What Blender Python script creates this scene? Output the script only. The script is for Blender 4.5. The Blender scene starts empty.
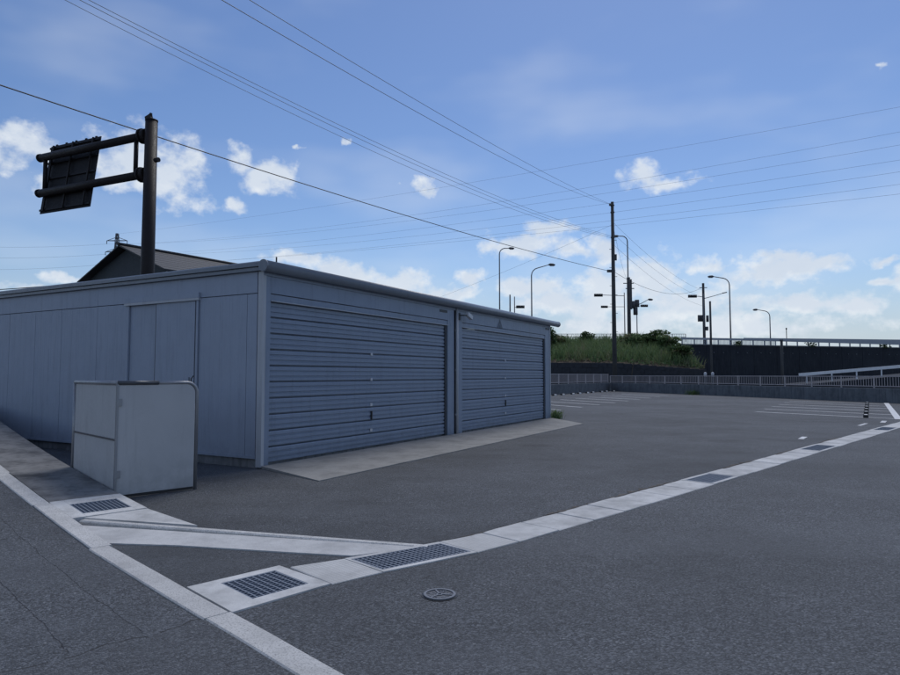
import bpy, math, random
from mathutils import Vector, Matrix
from mathutils.geometry import delaunay_2d_cdt
random.seed(7)
R = math.radians
scn = bpy.context.scene
col = scn.collection

# ------------------------------------------------------------------ camera
cd = bpy.data.cameras.new('camera')
cam = bpy.data.objects.new('camera', cd); col.objects.link(cam)
cam.location = (0, 0, 1.5)
cam.rotation_euler = (R(90) + math.atan(37.5/645), 0, 0)
cd.sensor_width = 36.0; cd.lens = 36.0*645/900
cd.clip_start = 0.05; cd.clip_end = 6000
scn.camera = cam

# ------------------------------------------------------------------ sky, sun, exposure
SUN_AZ, SUN_EL = R(20), R(58)          # azimuth from +Y towards +X
SKY_STRENGTH = 0.10
scn.view_settings.view_transform = 'Standard'
scn.view_settings.look = 'None'
scn.view_settings.gamma = 1.0
scn.view_settings.use_curve_mapping = False
scn.view_settings.exposure = -0.12

world = bpy.data.worlds.new('World'); scn.world = world; world.use_nodes = True
def build_world():
    nt = world.node_tree; N = nt.nodes; L = nt.links; N.clear()
    def nd(t, **k):
        n = N.new(t)
        for a, b in k.items(): setattr(n, a, b)
        return n
    def val(op, a, b=None, c=None, clamp=False):
        n = nd('ShaderNodeMath', operation=op, use_clamp=clamp)
        for i, v in enumerate((a, b, c)):
            if v is None: continue
            if isinstance(v, (int, float)): n.inputs[i].default_value = v
            else: L.new(v, n.inputs[i])
        return n.outputs[0]
    sky = nd('ShaderNodeTexSky', sky_type='NISHITA', sun_disc=False)
    sky.sun_elevation = SUN_EL; sky.sun_rotation = SUN_AZ
    sky.altitude = 50; sky.air_density = 1.0; sky.dust_density = 0.3; sky.ozone_density = 3.5
    hsv = nd('ShaderNodeHueSaturation'); hsv.inputs['Saturation'].default_value = 1.10; hsv.inputs['Hue'].default_value = 0.507
    hsv.inputs['Value'].default_value = 1.17
    L.new(sky.outputs[0], hsv.inputs['Color'])
    tc = nd('ShaderNodeTexCoord')
    nrm = nd('ShaderNodeVectorMath', operation='NORMALIZE'); L.new(tc.outputs['Generated'], nrm.inputs[0])
    sep = nd('ShaderNodeSeparateXYZ'); L.new(nrm.outputs[0], sep.inputs[0])
    az = val('ARCTAN2', sep.outputs[0], sep.outputs[1])
    el = val('ARCSINE', sep.outputs[2])
    comb = nd('ShaderNodeCombineXYZ'); L.new(az, comb.inputs[0]); L.new(el, comb.inputs[1])
    # turbulence that breaks the cloud outlines
    def noise(scale, detail, rough, off=(0, 0, 0), stretch=(1, 1, 1)):
        mp = nd('ShaderNodeMapping'); mp.inputs['Location'].default_value = off
        mp.inputs['Scale'].default_value = stretch
        L.new(nrm.outputs[0], mp.inputs[0])
        n = nd('ShaderNodeTexNoise'); n.inputs['Scale'].default_value = scale
        n.inputs['Detail'].default_value = detail; n.inputs['Roughness'].default_value = rough
        L.new(mp.outputs[0], n.inputs['Vector']); return n.outputs[0]
    n1 = noise(24, 7, 0.58, (0, 0, 0), (1, 1, 1.3))
    n2 = noise(24, 4, 0.58, (0, 0, -0.014), (1, 1, 1.3))
    n3 = noise(3.2, 5, 0.55, (3.1, 1.7, 0.4), (1, 1, 2.2))
    n4 = noise(3.5, 3, 0.5, (9.1, 4.7, 2.4), (1, 1, 2.6))
    # separate cumulus puffs: azimuth, elevation, half width, half height in radians, strength
    puffs = [(-0.582,0.289,0.061,0.029),(-0.554,0.282,0.042,0.025),(-0.566,0.250,0.021,0.016),(-0.472,0.294,0.054,0.048),
             (-0.415,0.283,0.062,0.057),(-0.389,0.299,0.033,0.039),(-0.435,0.261,0.064,0.025),(-0.321,0.309,0.028,0.026),
             (-0.283,0.293,0.054,0.026),(-0.327,0.250,0.019,0.015),(-0.043,0.287,0.037,0.017),(-0.161,0.349,0.007,0.005),
             (-0.231,0.340,0.007,0.005),(0.297,0.292,0.032,0.019),(0.331,0.278,0.048,0.013),(0.154,0.223,0.053,0.017),
             (0.123,0.197,0.086,0.023),(0.191,0.188,0.056,0.017),(0.077,0.201,0.038,0.015),(0.235,0.193,0.026,0.030),
             (-0.571,0.114,0.047,0.011),(-0.543,0.128,0.031,0.010),(-0.243,0.174,0.046,0.015),(-0.161,0.156,0.066,0.023),
             (-0.077,0.141,0.077,0.027),(-0.015,0.128,0.068,0.023),(0.031,0.154,0.023,0.015),(0.131,0.137,0.057,0.019),
             (0.169,0.111,0.075,0.031),(0.286,0.136,0.107,0.041),(0.228,0.113,0.073,0.047),(0.383,0.152,0.037,0.025),
             (0.447,0.140,0.079,0.026),(0.491,0.150,0.053,0.022),(0.522,0.150,0.038,0.013),(0.472,0.164,0.031,0.016),
             (0.369,0.108,0.101,0.027),(0.508,0.101,0.089,0.017),(0.554,0.091,0.056,0.013),(0.593,0.148,0.021,0.008),
             (0.589,0.118,0.021,0.010),(0.605,0.119,0.010,0.006),(0.603,0.384,0.007,0.005),(-0.639,0.284,0.050,0.031),
             (0.639,0.117,0.050,0.019),
             (.42,.068,.18,.022),(.26,.075,.12,.030)]
    wn = nd('ShaderNodeTexNoise'); wn.inputs['Scale'].default_value = 26; wn.inputs['Detail'].default_value = 4; L.new(nrm.outputs[0], wn.inputs['Vector'])
    ws = nd('ShaderNodeVectorMath', operation='MULTIPLY_ADD'); L.new(wn.outputs['Color'], ws.inputs[0])
    ws.inputs[1].default_value = (.060, .036, 0); ws.inputs[2].default_value = (-.030, -.018, 0)
    wv = nd('ShaderNodeVectorMath', operation='ADD'); L.new(comb.outputs[0], wv.inputs[0]); L.new(ws.outputs[0], wv.inputs[1])
    m = None
    for (a, e, ra, re) in puffs:
        v = nd('ShaderNodeVectorMath', operation='MULTIPLY_ADD')
        L.new(wv.outputs[0], v.inputs[0])
        v.inputs[1].default_value = (1/ra, 1/re, 0); v.inputs[2].default_value = (-a/ra, -e/re, 0)
        ln = nd('ShaderNodeVectorMath', operation='LENGTH'); L.new(v.outputs[0], ln.inputs[0])
        m = ln.outputs[1] if m is None else val('SMOOTH_MIN', m, ln.outputs[1], 0.12)
    inside = val('SUBTRACT', 1.0, m)
    inside = val('MAXIMUM', inside, -1.2)
    # scattered clouds over the rest of the sky, on either side and behind
    sidez = val('SMOOTH_MAX', val('SUBTRACT', val('ABSOLUTE', az), 0.82), -0.2, 0.1)
    gen = val('MULTIPLY_ADD', n3, 4.2, -2.25)
    gen = val('ADD', gen, val('MINIMUM', val('MULTIPLY', sidez, 9.0), 0.0))
    fld = val('MAXIMUM', inside, val('MULTIPLY', gen, 1.0))
    def dens(nz):
        f = val('MULTIPLY_ADD', nz, 2.7, -1.33)
        f = val('ADD', fld, f)
        mr = nd('ShaderNodeMapRange', interpolation_type='SMOOTHSTEP')
        mr.inputs['From Min'].default_value = -0.10; mr.inputs['From Max'].default_value = 0.82
        L.new(f, mr.inputs['Value']); return mr.outputs[0]
    d1, d2 = dens(n1), dens(n2)
    alpha = val('MULTIPLY', d1, 0.92)
    # thin veil
    veil = nd('ShaderNodeMapRange', interpolation_type='SMOOTHSTEP')
    veil.inputs['From Min'].default_value = 0.42; veil.inputs['From Max'].default_value = 0.75
    veil.inputs['To Max'].default_value = 0.20
    L.new(n4, veil.inputs['Value'])
    alpha = val('MAXIMUM', alpha, veil.outputs[0])
    # shaded undersides where more cloud lies above
    thick = val('MULTIPLY', d2, val('MULTIPLY', n3, 1.0))
    mixc = nd('ShaderNodeMix', data_type='RGBA')
    L.new(val('MULTIPLY', thick, 0.9, clamp=True), mixc.inputs[0])
    mixc.inputs[6].default_value = (9.0, 9.5, 10.0, 1); mixc.inputs[7].default_value = (5.0, 6.1, 7.9, 1)
    mix = nd('ShaderNodeMix', data_type='RGBA')
    L.new(alpha, mix.inputs[0]); L.new(hsv.outputs[0], mix.inputs[6]); L.new(mixc.outputs[2], mix.inputs[7])
    # pale haze low in the sky, the same all round
    hz = nd('ShaderNodeMapRange', interpolation_type='SMOOTHSTEP')
    hz.inputs['From Min'].default_value = 0.20; hz.inputs['From Max'].default_value = -0.02
    hz.inputs['To Max'].default_value = 0.85; L.new(el, hz.inputs['Value'])
    mixh = nd('ShaderNodeMix', data_type='RGBA'); L.new(hz.outputs[0], mixh.inputs[0])
    L.new(hsv.outputs[0], mixh.inputs[6]); mixh.inputs[7].default_value = (4.5, 5.25, 6.6, 1)
    L.new(mixh.outputs[2], mix.inputs[6])
    bg = nd('ShaderNodeBackground'); bg.inputs['Strength'].default_value = SKY_STRENGTH
    L.new(mix.outputs[2], bg.inputs['Color'])
    out = nd('ShaderNodeOutputWorld'); L.new(bg.outputs[0], out.inputs[0])
build_world()
world.cycles.sampling_method = 'MANUAL'; world.cycles.sample_map_resolution = 512

sd = bpy.data.lights.new('sun', 'SUN'); sd.energy = 1.8; sd.angle = R(28); sd.color = (1.0, 0.97, 0.93)
sun = bpy.data.objects.new('sun', sd); col.objects.link(sun)
to_sun = Vector((math.sin(SUN_AZ)*math.cos(SUN_EL), math.cos(SUN_AZ)*math.cos(SUN_EL), math.sin(SUN_EL)))
sun.rotation_euler = (-to_sun).to_track_quat('-Z', 'Y').to_euler(); sun.location = to_sun*50

# ------------------------------------------------------------------ helpers
def tag(o, label=None, cat=None, group=None, kind=None):
    if label: o['label'] = label
    if cat: o['category'] = cat
    if group: o['group'] = group
    if kind: o['kind'] = kind
    return o
def empty(name, loc=(0, 0, 0), rz=0):
    o = bpy.data.objects.new(name, None); col.objects.link(o)
    o.location = loc; o.rotation_euler = (0, 0, rz); o.empty_display_size = 0.2
    return o
class MB:
    def __init__(s): s.v = []; s.f = []; s.sm = False
    def add(s, vs, fs):
        b = len(s.v); s.v += [tuple(v) for v in vs]; s.f += [tuple(i+b for i in f) for f in fs]; return s
    def box(s, c, d, M=None):
        x, y, z = d[0]/2, d[1]/2, d[2]/2
        vs = [Vector((i*x, j*y, k*z)) for i in (-1, 1) for j in (-1, 1) for k in (-1, 1)]
        if M is not None: vs = [M @ v for v in vs]
        c = Vector(c)
        return s.add([v+c for v in vs], [(0,1,3,2),(4,6,7,5),(0,4,5,1),(2,3,7,6),(0,2,6,4),(1,5,7,3)])
    def bx(s, x0, x1, y0, y1, z0, z1):
        return s.box(((x0+x1)/2, (y0+y1)/2, (z0+z1)/2), (x1-x0, y1-y0, z1-z0))
    def cbox(s, x0, x1, y0, y1, z0, z1, b=0.006):
        """box with chamfered top edges"""
        vs = [(x0,y0,z0),(x1,y0,z0),(x1,y1,z0),(x0,y1,z0),(x0,y0,z1-b),(x1,y0,z1-b),(x1,y1,z1-b),(x0,y1,z1-b),
              (x0+b,y0+b,z1),(x1-b,y0+b,z1),(x1-b,y1-b,z1),(x0+b,y1-b,z1)]
        fs = [(3,2,1,0),(8,9,10,11)]
        for i in range(4):
            j = (i+1) % 4; fs += [(i,j,4+j,4+i),(4+i,4+j,8+j,8+i)]
        return s.add(vs, fs)
    def prism(s, poly, z0, z1):
        """poly counter-clockwise; z1 number or list per vertex"""
        n = len(poly); zt = z1 if isinstance(z1, (list, tuple)) else [z1]*n
        zb = z0 if isinstance(z0, (list, tuple)) else [z0]*n
        vs = [(p[0], p[1], zb[i]) for i, p in enumerate(poly)] + [(p[0], p[1], zt[i]) for i, p in enumerate(poly)]
        return s.add(vs, [tuple(range(n-1, -1, -1)), tuple(range(n, 2*n))] + [(i, (i+1) % n, n+(i+1) % n, n+i) for i in range(n)])
    def sheet(s, poly, z):
        return s.add([(p[0], p[1], z if not callable(z) else z(*p)) for p in poly], [tuple(range(len(poly)))])
    def tube(s, pts, r, n=8, caps=True):
        pts = [Vector(p) for p in pts]; rs = r if isinstance(r, (list, tuple)) else [r]*len(pts)
        vs = []; up = None
        for i, p in enumerate(pts):
            t = (pts[min(i+1, len(pts)-1)] - pts[max(i-1, 0)]).normalized()
            if up is None:
                up = Vector((0, 0, 1)) if abs(t.z) < .9 else Vector((1, 0, 0))
            a = t.cross(up).normalized(); b = a.cross(t).normalized(); up = b
            for k in range(n):
                an = 2*math.pi*k/n; vs.append(p + (a*math.cos(an)+b*math.sin(an))*rs[i])
        fs = [(i*n+k, i*n+(k+1) % n, (i+1)*n+(k+1) % n, (i+1)*n+k) for i in range(len(pts)-1) for k in range(n)]
        if caps: fs += [tuple(range(n-1, -1, -1)), tuple((len(pts)-1)*n+k for k in range(n))]
        return s.add(vs, fs)
    def mesh(s, name, mat, smooth=False):
        me = bpy.data.meshes.new(name); me.from_pydata(s.v, [], s.f); me.update()
        if mat: me.materials.append(mat)
        if smooth:
            for p in me.polygons: p.use_smooth = len(p.vertices) == 4
        return me
    def build(s, name, mat, parent=None, smooth=False):
        o = bpy.data.objects.new(name, s.mesh(name, mat, smooth)); col.objects.link(o)
        if parent: o.parent = parent
        return o
def inst(name, me, parent=None, loc=(0, 0, 0), rz=0):
    o = bpy.data.objects.new(name, me); col.objects.link(o); o.location = loc; o.rotation_euler = (0, 0, rz)
    if parent: o.parent = parent
    return o
def copy_tree(o, parent=None):
    c = o.copy(); col.objects.link(c); c.parent = parent
    for ch in [x for x in col.objects if x.parent == o]: copy_tree(ch, c)
    return c

# ------------------------------------------------------------------ materials
def mat_base(name):
    m = bpy.data.materials.new(name); m.use_nodes = True
    nt = m.node_tree; b = nt.nodes['Principled BSDF']; return m, nt, b
class NT:
    def __init__(s, nt): s.nt = nt
    def n(s, t, **k):
        x = s.nt.nodes.new(t)
        for a, b in k.items(): setattr(x, a, b)
        return x
    def set(s, sock, v):
        if hasattr(v, 'links') or isinstance(v, bpy.types.NodeSocket): s.nt.links.new(v, sock)
        else: sock.default_value = v
    def math(s, op, a, b=None, c=None, clamp=False):
        x = s.n('ShaderNodeMath', operation=op, use_clamp=clamp)
        for i, v in enumerate((a, b, c)):
            if v is not None: s.set(x.inputs[i], v)
        return x.outputs[0]
    def noise(s, vec, scale, detail=4, rough=.55):
        x = s.n('ShaderNodeTexNoise'); s.set(x.inputs['Vector'], vec)
        x.inputs['Scale'].default_value = scale; x.inputs['Detail'].default_value = detail; x.inputs['Roughness'].default_value = rough
        return x.outputs[0]
    def ramp(s, fac, a, b, lo=0., hi=1.):
        x = s.n('ShaderNodeMapRange', interpolation_type='SMOOTHSTEP'); s.set(x.inputs['Value'], fac)
        x.inputs['From Min'].default_value = a; x.inputs['From Max'].default_value = b
        x.inputs['To Min'].default_value = lo; x.inputs['To Max'].default_value = hi
        return x.outputs[0]
    def mix(s, f, a, b, blend='MIX'):
        x = s.n('ShaderNodeMix', data_type='RGBA', blend_type=blend)
        s.set(x.inputs[0], f)
        for i, v in ((6, a), (7, b)):
            if isinstance(v, tuple) and len(v) == 3: v = (*v, 1)
            s.set(x.inputs[i], v)
        return x.outputs[2]
    def mapv(s, vec, scale=(1, 1, 1), rot=(0, 0, 0), loc=(0, 0, 0)):
        x = s.n('ShaderNodeMapping'); s.set(x.inputs[0], vec)
        x.inputs['Scale'].default_value = scale; x.inputs['Rotation'].default_value = rot; x.inputs['Location'].default_value = loc
        return x.outputs[0]
    def pos(s): return s.n('ShaderNodeNewGeometry').outputs['Position']
    def obj(s): return s.n('ShaderNodeTexCoord').outputs['Object']
    def rnd(s): return s.n('ShaderNodeObjectInfo').outputs['Random']
    def bump(s, h, strength, dist, b):
        x = s.n('ShaderNodeBump'); x.inputs['Strength'].default_value = strength; x.inputs['Distance'].default_value = dist
        s.set(x.inputs['Height'], h); s.nt.links.new(x.outputs[0], b.inputs['Normal'])

def asphalt(name, base, cracks=(), stain=0.5, speck=1.0, oil=0.):
    m, nt, b = mat_base(name); t = NT(nt); p = t.pos(); ob = t.obj()
    v = t.n('ShaderNodeTexVoronoi'); t.set(v.inputs['Vector'], p); v.inputs['Scale'].default_value = 100
    sp = t.n('ShaderNodeSeparateColor'); nt.links.new(v.outputs['Color'], sp.inputs[0])
    v2 = t.n('ShaderNodeTexVoronoi'); t.set(v2.inputs['Vector'], p); v2.inputs['Scale'].default_value = 42
    sp2 = t.n('ShaderNodeSeparateColor'); nt.links.new(v2.outputs['Color'], sp2.inputs[0])
    stones = t.math('MULTIPLY', sp.outputs[0], sp.outputs[0])
    bright = t.math('MULTIPLY', t.ramp(sp2.outputs[1], .935, .98), t.ramp(v2.outputs['Distance'], .5, .15))
    c = t.mix(t.math('MULTIPLY', stones, .95*speck, clamp=True), tuple(x*.46 for x in base), tuple(min(1, x*2.7) for x in base))
    c = t.mix(t.math('MULTIPLY', bright, .75*speck, clamp=True), c, (.34, .35, .36))
    big = t.noise(t.mapv(p, (1, 1, 1), (0, 0, R(-29)), (0, 0, 0)), .22, 5, .6); mid = t.noise(p, 1.3, 4, .6)
    f = t.math('ADD', t.math('MULTIPLY', t.ramp(big, .38, .64), .62), t.math('MULTIPLY', t.ramp(mid, .36, .66), .38))
    c = t.mix(t.math('MULTIPLY', f, stain), c, tuple(x*.44 for x in base), 'MIX')
    if oil:
        vo = t.n('ShaderNodeTexVoronoi'); t.set(vo.inputs['Vector'], p); vo.inputs['Scale'].default_value = .42
        so_ = t.n('ShaderNodeSeparateColor'); nt.links.new(vo.outputs['Color'], so_.inputs[0])
        dd = t.math('ADD', vo.outputs['Distance'], t.math('MULTIPLY_ADD', mid, .5, -.25))
        k = t.math('MULTIPLY', t.ramp(dd, .05, .22, 1, 0), t.ramp(so_.outputs[0], .35, .8))
        c = t.mix(t.math('MULTIPLY', k, oil), c, (.022, .022, .024))
    big2 = t.noise(t.mapv(p, (.55, 1.5, 1), (0, 0, R(-45)), (7, 3, 0)), .33, 5, .62)
    c = t.mix(t.ramp(big2, .47, .60, 0, .20), c, tuple(x*1.75 for x in base))
    fine = t.noise(p, 11, 4, .65)
    c = t.mix(t.ramp(fine, .35, .7, .0, .22), c, tuple(x*1.5 for x in base))
    h = t.math('ADD', t.math('MULTIPLY', v.outputs['Distance'], -1.0), t.math('MULTIPLY', t.noise(p, 160, 2), .6))
    if cracks:
        so = t.n('ShaderNodeSeparateXYZ'); t.set(so.inputs[0], ob)
        wob = t.math('MULTIPLY_ADD', t.noise(ob, 2.2, 5, .65), .10, -.05)
        for (axis, at_, w, lo, hi) in cracks:
            a = so.outputs[axis]; o2 = so.outputs[1-axis]
            d = t.math('ABSOLUTE', t.math('ADD', t.math('SUBTRACT', a, at_), wob))
            k = t.ramp(d, w*.35, w*1.5, 1, 0)
            k = t.math('MULTIPLY', k, t.math('MULTIPLY', t.ramp(o2, lo-.05, lo+.05), t.ramp(o2, hi-.3, hi, 1, 0)))
            k = t.math('MULTIPLY', k, t.ramp(t.noise(ob, 3.1, 3), .30, .5, .25, 1))
            c = t.mix(t.math('MULTIPLY', k, .55), c, (.02, .012, .014))
            h = t.math('SUBTRACT', h, t.math('MULTIPLY', k, 2.0))
    t.set(b.inputs['Base Color'], c)
    b.inputs['Roughness'].default_value = .80; b.inputs['Specular IOR Level'].default_value = .5
    t.bump(h, 1.0, .006, b)
    return m
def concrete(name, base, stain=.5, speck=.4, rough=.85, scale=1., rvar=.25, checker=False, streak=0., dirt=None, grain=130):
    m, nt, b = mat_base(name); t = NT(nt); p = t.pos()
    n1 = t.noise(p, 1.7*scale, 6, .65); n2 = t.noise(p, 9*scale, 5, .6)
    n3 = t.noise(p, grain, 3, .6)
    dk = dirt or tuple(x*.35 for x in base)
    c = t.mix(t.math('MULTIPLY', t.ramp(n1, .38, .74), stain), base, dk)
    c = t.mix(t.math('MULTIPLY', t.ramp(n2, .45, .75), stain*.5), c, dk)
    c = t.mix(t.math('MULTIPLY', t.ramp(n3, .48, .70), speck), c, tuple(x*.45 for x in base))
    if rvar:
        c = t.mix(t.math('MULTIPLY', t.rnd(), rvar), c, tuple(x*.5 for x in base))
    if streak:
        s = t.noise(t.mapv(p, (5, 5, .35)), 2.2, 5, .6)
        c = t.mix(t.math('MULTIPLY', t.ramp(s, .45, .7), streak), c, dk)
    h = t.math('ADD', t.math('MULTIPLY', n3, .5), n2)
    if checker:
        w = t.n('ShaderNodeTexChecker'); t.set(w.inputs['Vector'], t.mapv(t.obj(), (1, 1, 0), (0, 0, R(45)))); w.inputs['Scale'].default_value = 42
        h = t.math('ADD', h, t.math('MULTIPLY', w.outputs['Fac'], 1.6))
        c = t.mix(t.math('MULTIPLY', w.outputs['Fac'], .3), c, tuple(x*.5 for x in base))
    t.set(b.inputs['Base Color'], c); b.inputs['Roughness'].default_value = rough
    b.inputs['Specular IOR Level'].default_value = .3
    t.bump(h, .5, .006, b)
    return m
def paint(name, base, rough=.45, metal=0., streak=.35, dirt=(.10, .10, .10), ground_dirt=0., var=.15, scale=1., spec=.5):
    m, nt, b = mat_base(name); t = NT(nt); p = t.pos()
    s = t.noise(t.mapv(p, (6*scale, 6*scale, .5*scale)), 1.6, 6, .65)
    n = t.noise(p, 2.5*scale, 5, .6); n2 = t.noise(p, 26*scale, 4, .6)
    c = t.mix(t.math('MULTIPLY', t.ramp(n, .35, .7), var), base, tuple(x*.62 for x in base))
    c = t.mix(t.math('MULTIPLY', t.ramp(s, .50, .78), streak), c, dirt)
    c = t.mix(t.ramp(n2, .62, .75, 0, streak*.5), c, dirt)
    if ground_dirt:
        z = t.n('ShaderNodeSeparateXYZ'); t.set(z.inputs[0], p)
        g = t.math('MULTIPLY', t.ramp(z.outputs[2], .0, .55, 1, 0), t.ramp(t.noise(p, 5, 5, .65), .3, .65))
        c = t.mix(t.math('MULTIPLY', g, ground_dirt), c, dirt)
    t.set(b.inputs['Base Color'], c); t.set(b.inputs['Roughness'], t.ramp(n2, .3, .7, rough-.08, rough+.12))
    b.inputs['Metallic'].default_value = metal; b.inputs['Specular IOR Level'].default_value = spec
    t.bump(t.noise(p, 2.6, 3), .22, .02, b)
    return m
def leafy(name, a, bcol, dry=None):
    m, nt, b = mat_base(name); t = NT(nt); p = t.pos()
    c = t.mix(t.ramp(t.noise(p, 1.1, 4), .35, .65), a, bcol)
    c = t.mix(t.ramp(t.noise(p, 9, 2), .4, .7, 0, .6), c, tuple(x*1.5 for x in bcol))
    if dry: c = t.mix(t.ramp(t.noise(p, .5, 3), .52, .66, 0, .7), c, dry)
    t.set(b.inputs['Base Color'], c); b.inputs['Roughness'].default_value = .7
    b.inputs['Specular IOR Level'].default_value = .25
    try:
        tr = nt.nodes.new('ShaderNodeBsdfTranslucent'); t.set(tr.inputs[0], c)
        mx = nt.nodes.new('ShaderNodeMixShader'); mx.inputs[0].default_value = .3
        nt.links.new(b.outputs[0], mx.inputs[1]); nt.links.new(tr.outputs[0], mx.inputs[2])
        nt.links.new(mx.outputs[0], nt.nodes['Material Output'].inputs[0])
    except Exception: pass
    return m

M = {}
M['asphalt_lot'] = asphalt('asphalt_lot', (.066, .071, .078), stain=.85, oil=.65)
M['asphalt_new'] = asphalt('asphalt_new', (.073, .078, .085), stain=.62, oil=.4)
M['asphalt_old'] = asphalt('asphalt_old', (.067, .072, .079), stain=.55, speck=1.25,
      cracks=[(0, -1.24, .0022, -2.2, 5.), (0, -1.62, .0026, -2.2, 1.2), (0, -3.1, .005, -2.2, 8)])
M['kerb'] = concrete('kerb_concrete', (.62, .61, .585), stain=.36, speck=1.0, scale=2, grain=85)
M['walk'] = concrete('stained_concrete', (.25, .245, .235), stain=.95, speck=.35, rvar=0, dirt=(.045, .045, .047))
M['slab'] = concrete('cover_concrete', (.66, .655, .635), stain=.62, speck=.4)
M['slab_check'] = concrete('non_slip_concrete', (.60, .595, .575), stain=.4, speck=.2, checker=True)
M['strip'] = concrete('strip_concrete', (.58, .575, .56), stain=.42, speck=.4, rvar=.05)
M['apron'] = concrete('apron_concrete', (.30, .295, .28), stain=.5, speck=.4, rvar=.05)
M['plinth'] = concrete('plinth_concrete', (.27, .275, .28), stain=.9, speck=.3, streak=.6)
M['lowwall'] = concrete('low_wall_concrete', (.17, .185, .20), stain=.6, speck=.3, rvar=.2, streak=.6)
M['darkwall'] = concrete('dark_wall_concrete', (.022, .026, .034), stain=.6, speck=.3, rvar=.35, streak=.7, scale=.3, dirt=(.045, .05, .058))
M['stone'] = concrete('stone_wall', (.050, .054, .062), stain=.6, speck=.4, scale=1.5)
M['pit'] = concrete('pit_concrete', (.05, .05, .05), stain=.6)
M['garage'] = paint('garage_paint', (.315, .36, .44), .5, streak=.34, dirt=(.15, .17, .21), ground_dirt=.35)
M['shutter'] = paint('shutter_paint', (.225, .275, .36), .42, streak=.42, dirt=(.12, .14, .17), ground_dirt=.4)
M['trim'] = paint('trim_paint', (.44, .46, .49), .45, streak=.25)
M['gutter'] = paint('gutter_paint', (.19, .215, .25), .38, streak=.25)
M['darktrim'] = paint('dark_trim', (.05, .055, .065), .5, streak=.2)
M['board'] = paint('board_paint', (.475, .475, .475), .5, streak=.26, dirt=(.18, .18, .18), ground_dirt=.34)
M['pipe'] = paint('galvanised_pipe', (.30, .31, .33), .38, metal=.6, streak=.3)
M['pipedark'] = paint('dark_pipe', (.08, .085, .095), .35, metal=.4, streak=.3)
M['grate'] = paint('grate_steel', (.26, .29, .34), .5, metal=.35, streak=.3, scale=6)
M['iron'] = paint('cast_iron', (.11, .115, .125), .5, metal=.3, streak=.35, scale=8)
M['signsteel'] = paint('brown_steel', (.018, .014, .014), .55, spec=.25, streak=.2, dirt=(.05, .04, .035))
M['signback'] = paint('sign_back', (.018, .017, .020), .6, spec=.25, streak=.3, dirt=(.04, .035, .03))
M['pole'] = concrete('pole_concrete', (.10, .10, .10), stain=.4, speck=.2, streak=.5)
M['steelpole'] = paint('steel_pole', (.16, .165, .175), .5, metal=.3, streak=.2)
M['equip'] = paint('pole_equipment', (.07, .075, .08), .6, streak=.2)
M['wire'] = paint('wire_black', (.02, .02, .022), .6, streak=.05)
M['htwire'] = paint('wire_aluminium', (.10, .11, .13), .5, streak=.05)
M['fence'] = paint('fence_aluminium', (.42, .38, .38), .5, metal=.1, streak=.2)
M['rail'] = paint('guard_rail', (.34, .37, .41), .5, streak=.2)
M['railwhite'] = paint('white_rail', (.78, .79, .80), .5, streak=.2)
M['line'] = concrete('line_paint', (.78, .78, .77), stain=.45, speck=.4, rvar=.1, dirt=(.14, .14, .145))
M['line_bold'] = concrete('line_paint_fresh', (.72, .72, .71), stain=.15, speck=.25, rvar=0)
M['stopblock'] = concrete('wheel_stop_concrete', (.70, .70, .69), stain=.3, speck=.3)
M['hwall'] = paint('house_wall', (.045, .055, .062), .7, streak=.4, dirt=(.03, .03, .03))
M['hroof'] = paint('house_roof', (.028, .029, .032), .6, streak=.3, dirt=(.03, .03, .03), scale=2)
M['hwin'] = paint('window_frame', (.25, .26, .27), .5, streak=.2)
M['earth'] = concrete('bank_earth', (.13, .10, .07), stain=.6, speck=.4, rvar=0)
M['leaf'] = leafy('leaf_mid', (.090, .160, .065), (.16, .215, .095), dry=(.25, .22, .14))
M['leafdark'] = leafy('leaf_dark', (.050, .085, .032), (.080, .125, .048))
M['soil'] = concrete('gutter_soil', (.12, .105, .09), stain=.6, speck=.6, rvar=0)
M['stem'] = concrete('stem_bark', (.10, .08, .06), stain=.4)
M['white'] = paint('white_plastic', (.55, .56, .58), .45, streak=.15)
M['black'] = paint('black_plastic', (.02, .02, .022), .4, streak=.1)
M['lens'] = paint('signal_lens', (.03, .04, .045), .2, streak=.0)
M['mark'] = paint('mark_grey', (.14, .165, .20), .6, streak=.1)
M['deck'] = asphalt('asphalt_deck', (.06, .06, .065))

# ------------------------------------------------------------------ the kerb frame
# local x = q across the street edge, local y = s along it (uphill); both measured from one corner of the lot
KO = Vector((-2.465, 6.265, 0)); KA = R(45)
def zr(s): return 0. if s <= 0 else (.035*s + .004*s*s if s < 9 else .639 + .107*(s-9))
def kw(q, s): return (KO.x + .70711*(q - s), KO.y + .70711*(q + s))
def itp(tab, x):
    if x <= tab[0][0]: return tab[0][1]
    for (a, b), (c, d) in zip(tab, tab[1:]):
        if x <= c: return b + (d-b)*(x-a)/(c-a)
    return tab[-1][1]
LOW = [(-.73, -2.27), (0, -2.25), (.5, -2.30), (1.36, -2.43), (1.8, -2.46), (4, -2.46), (26, -2.07)]
UPP = [(-.73, -1.60), (0, -1.68), (.5, -1.80), (1.41, -1.97), (1.9, -2.0), (26, -1.63)]

# holes under the gratings (kerb-frame rectangles or quads)
def dq(q0, q1, inset): return [(q0, itp(LOW, q0)+inset), (q1, itp(LOW, q1)+inset), (q1, itp(UPP, q1)-inset), (q0, itp(UPP, q0)-inset)]
PIT = [(-.52, -2.15), (-.08, -2.14), (-.09, -1.69), (-.52, -1.69)]
LONG = dq(.50, 1.36, .05); G2 = dq(6.20, 7.05, .055); G3 = dq(11.5, 12.7, .055); G4 = dq(18.0, 19.2, .055)
ULG = [(-.59, 1.29), (-.11, 1.29), (-.11, 1.78), (-.59, 1.78)]
HOLES = [PIT, LONG, G2, G3, G4, ULG]

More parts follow.
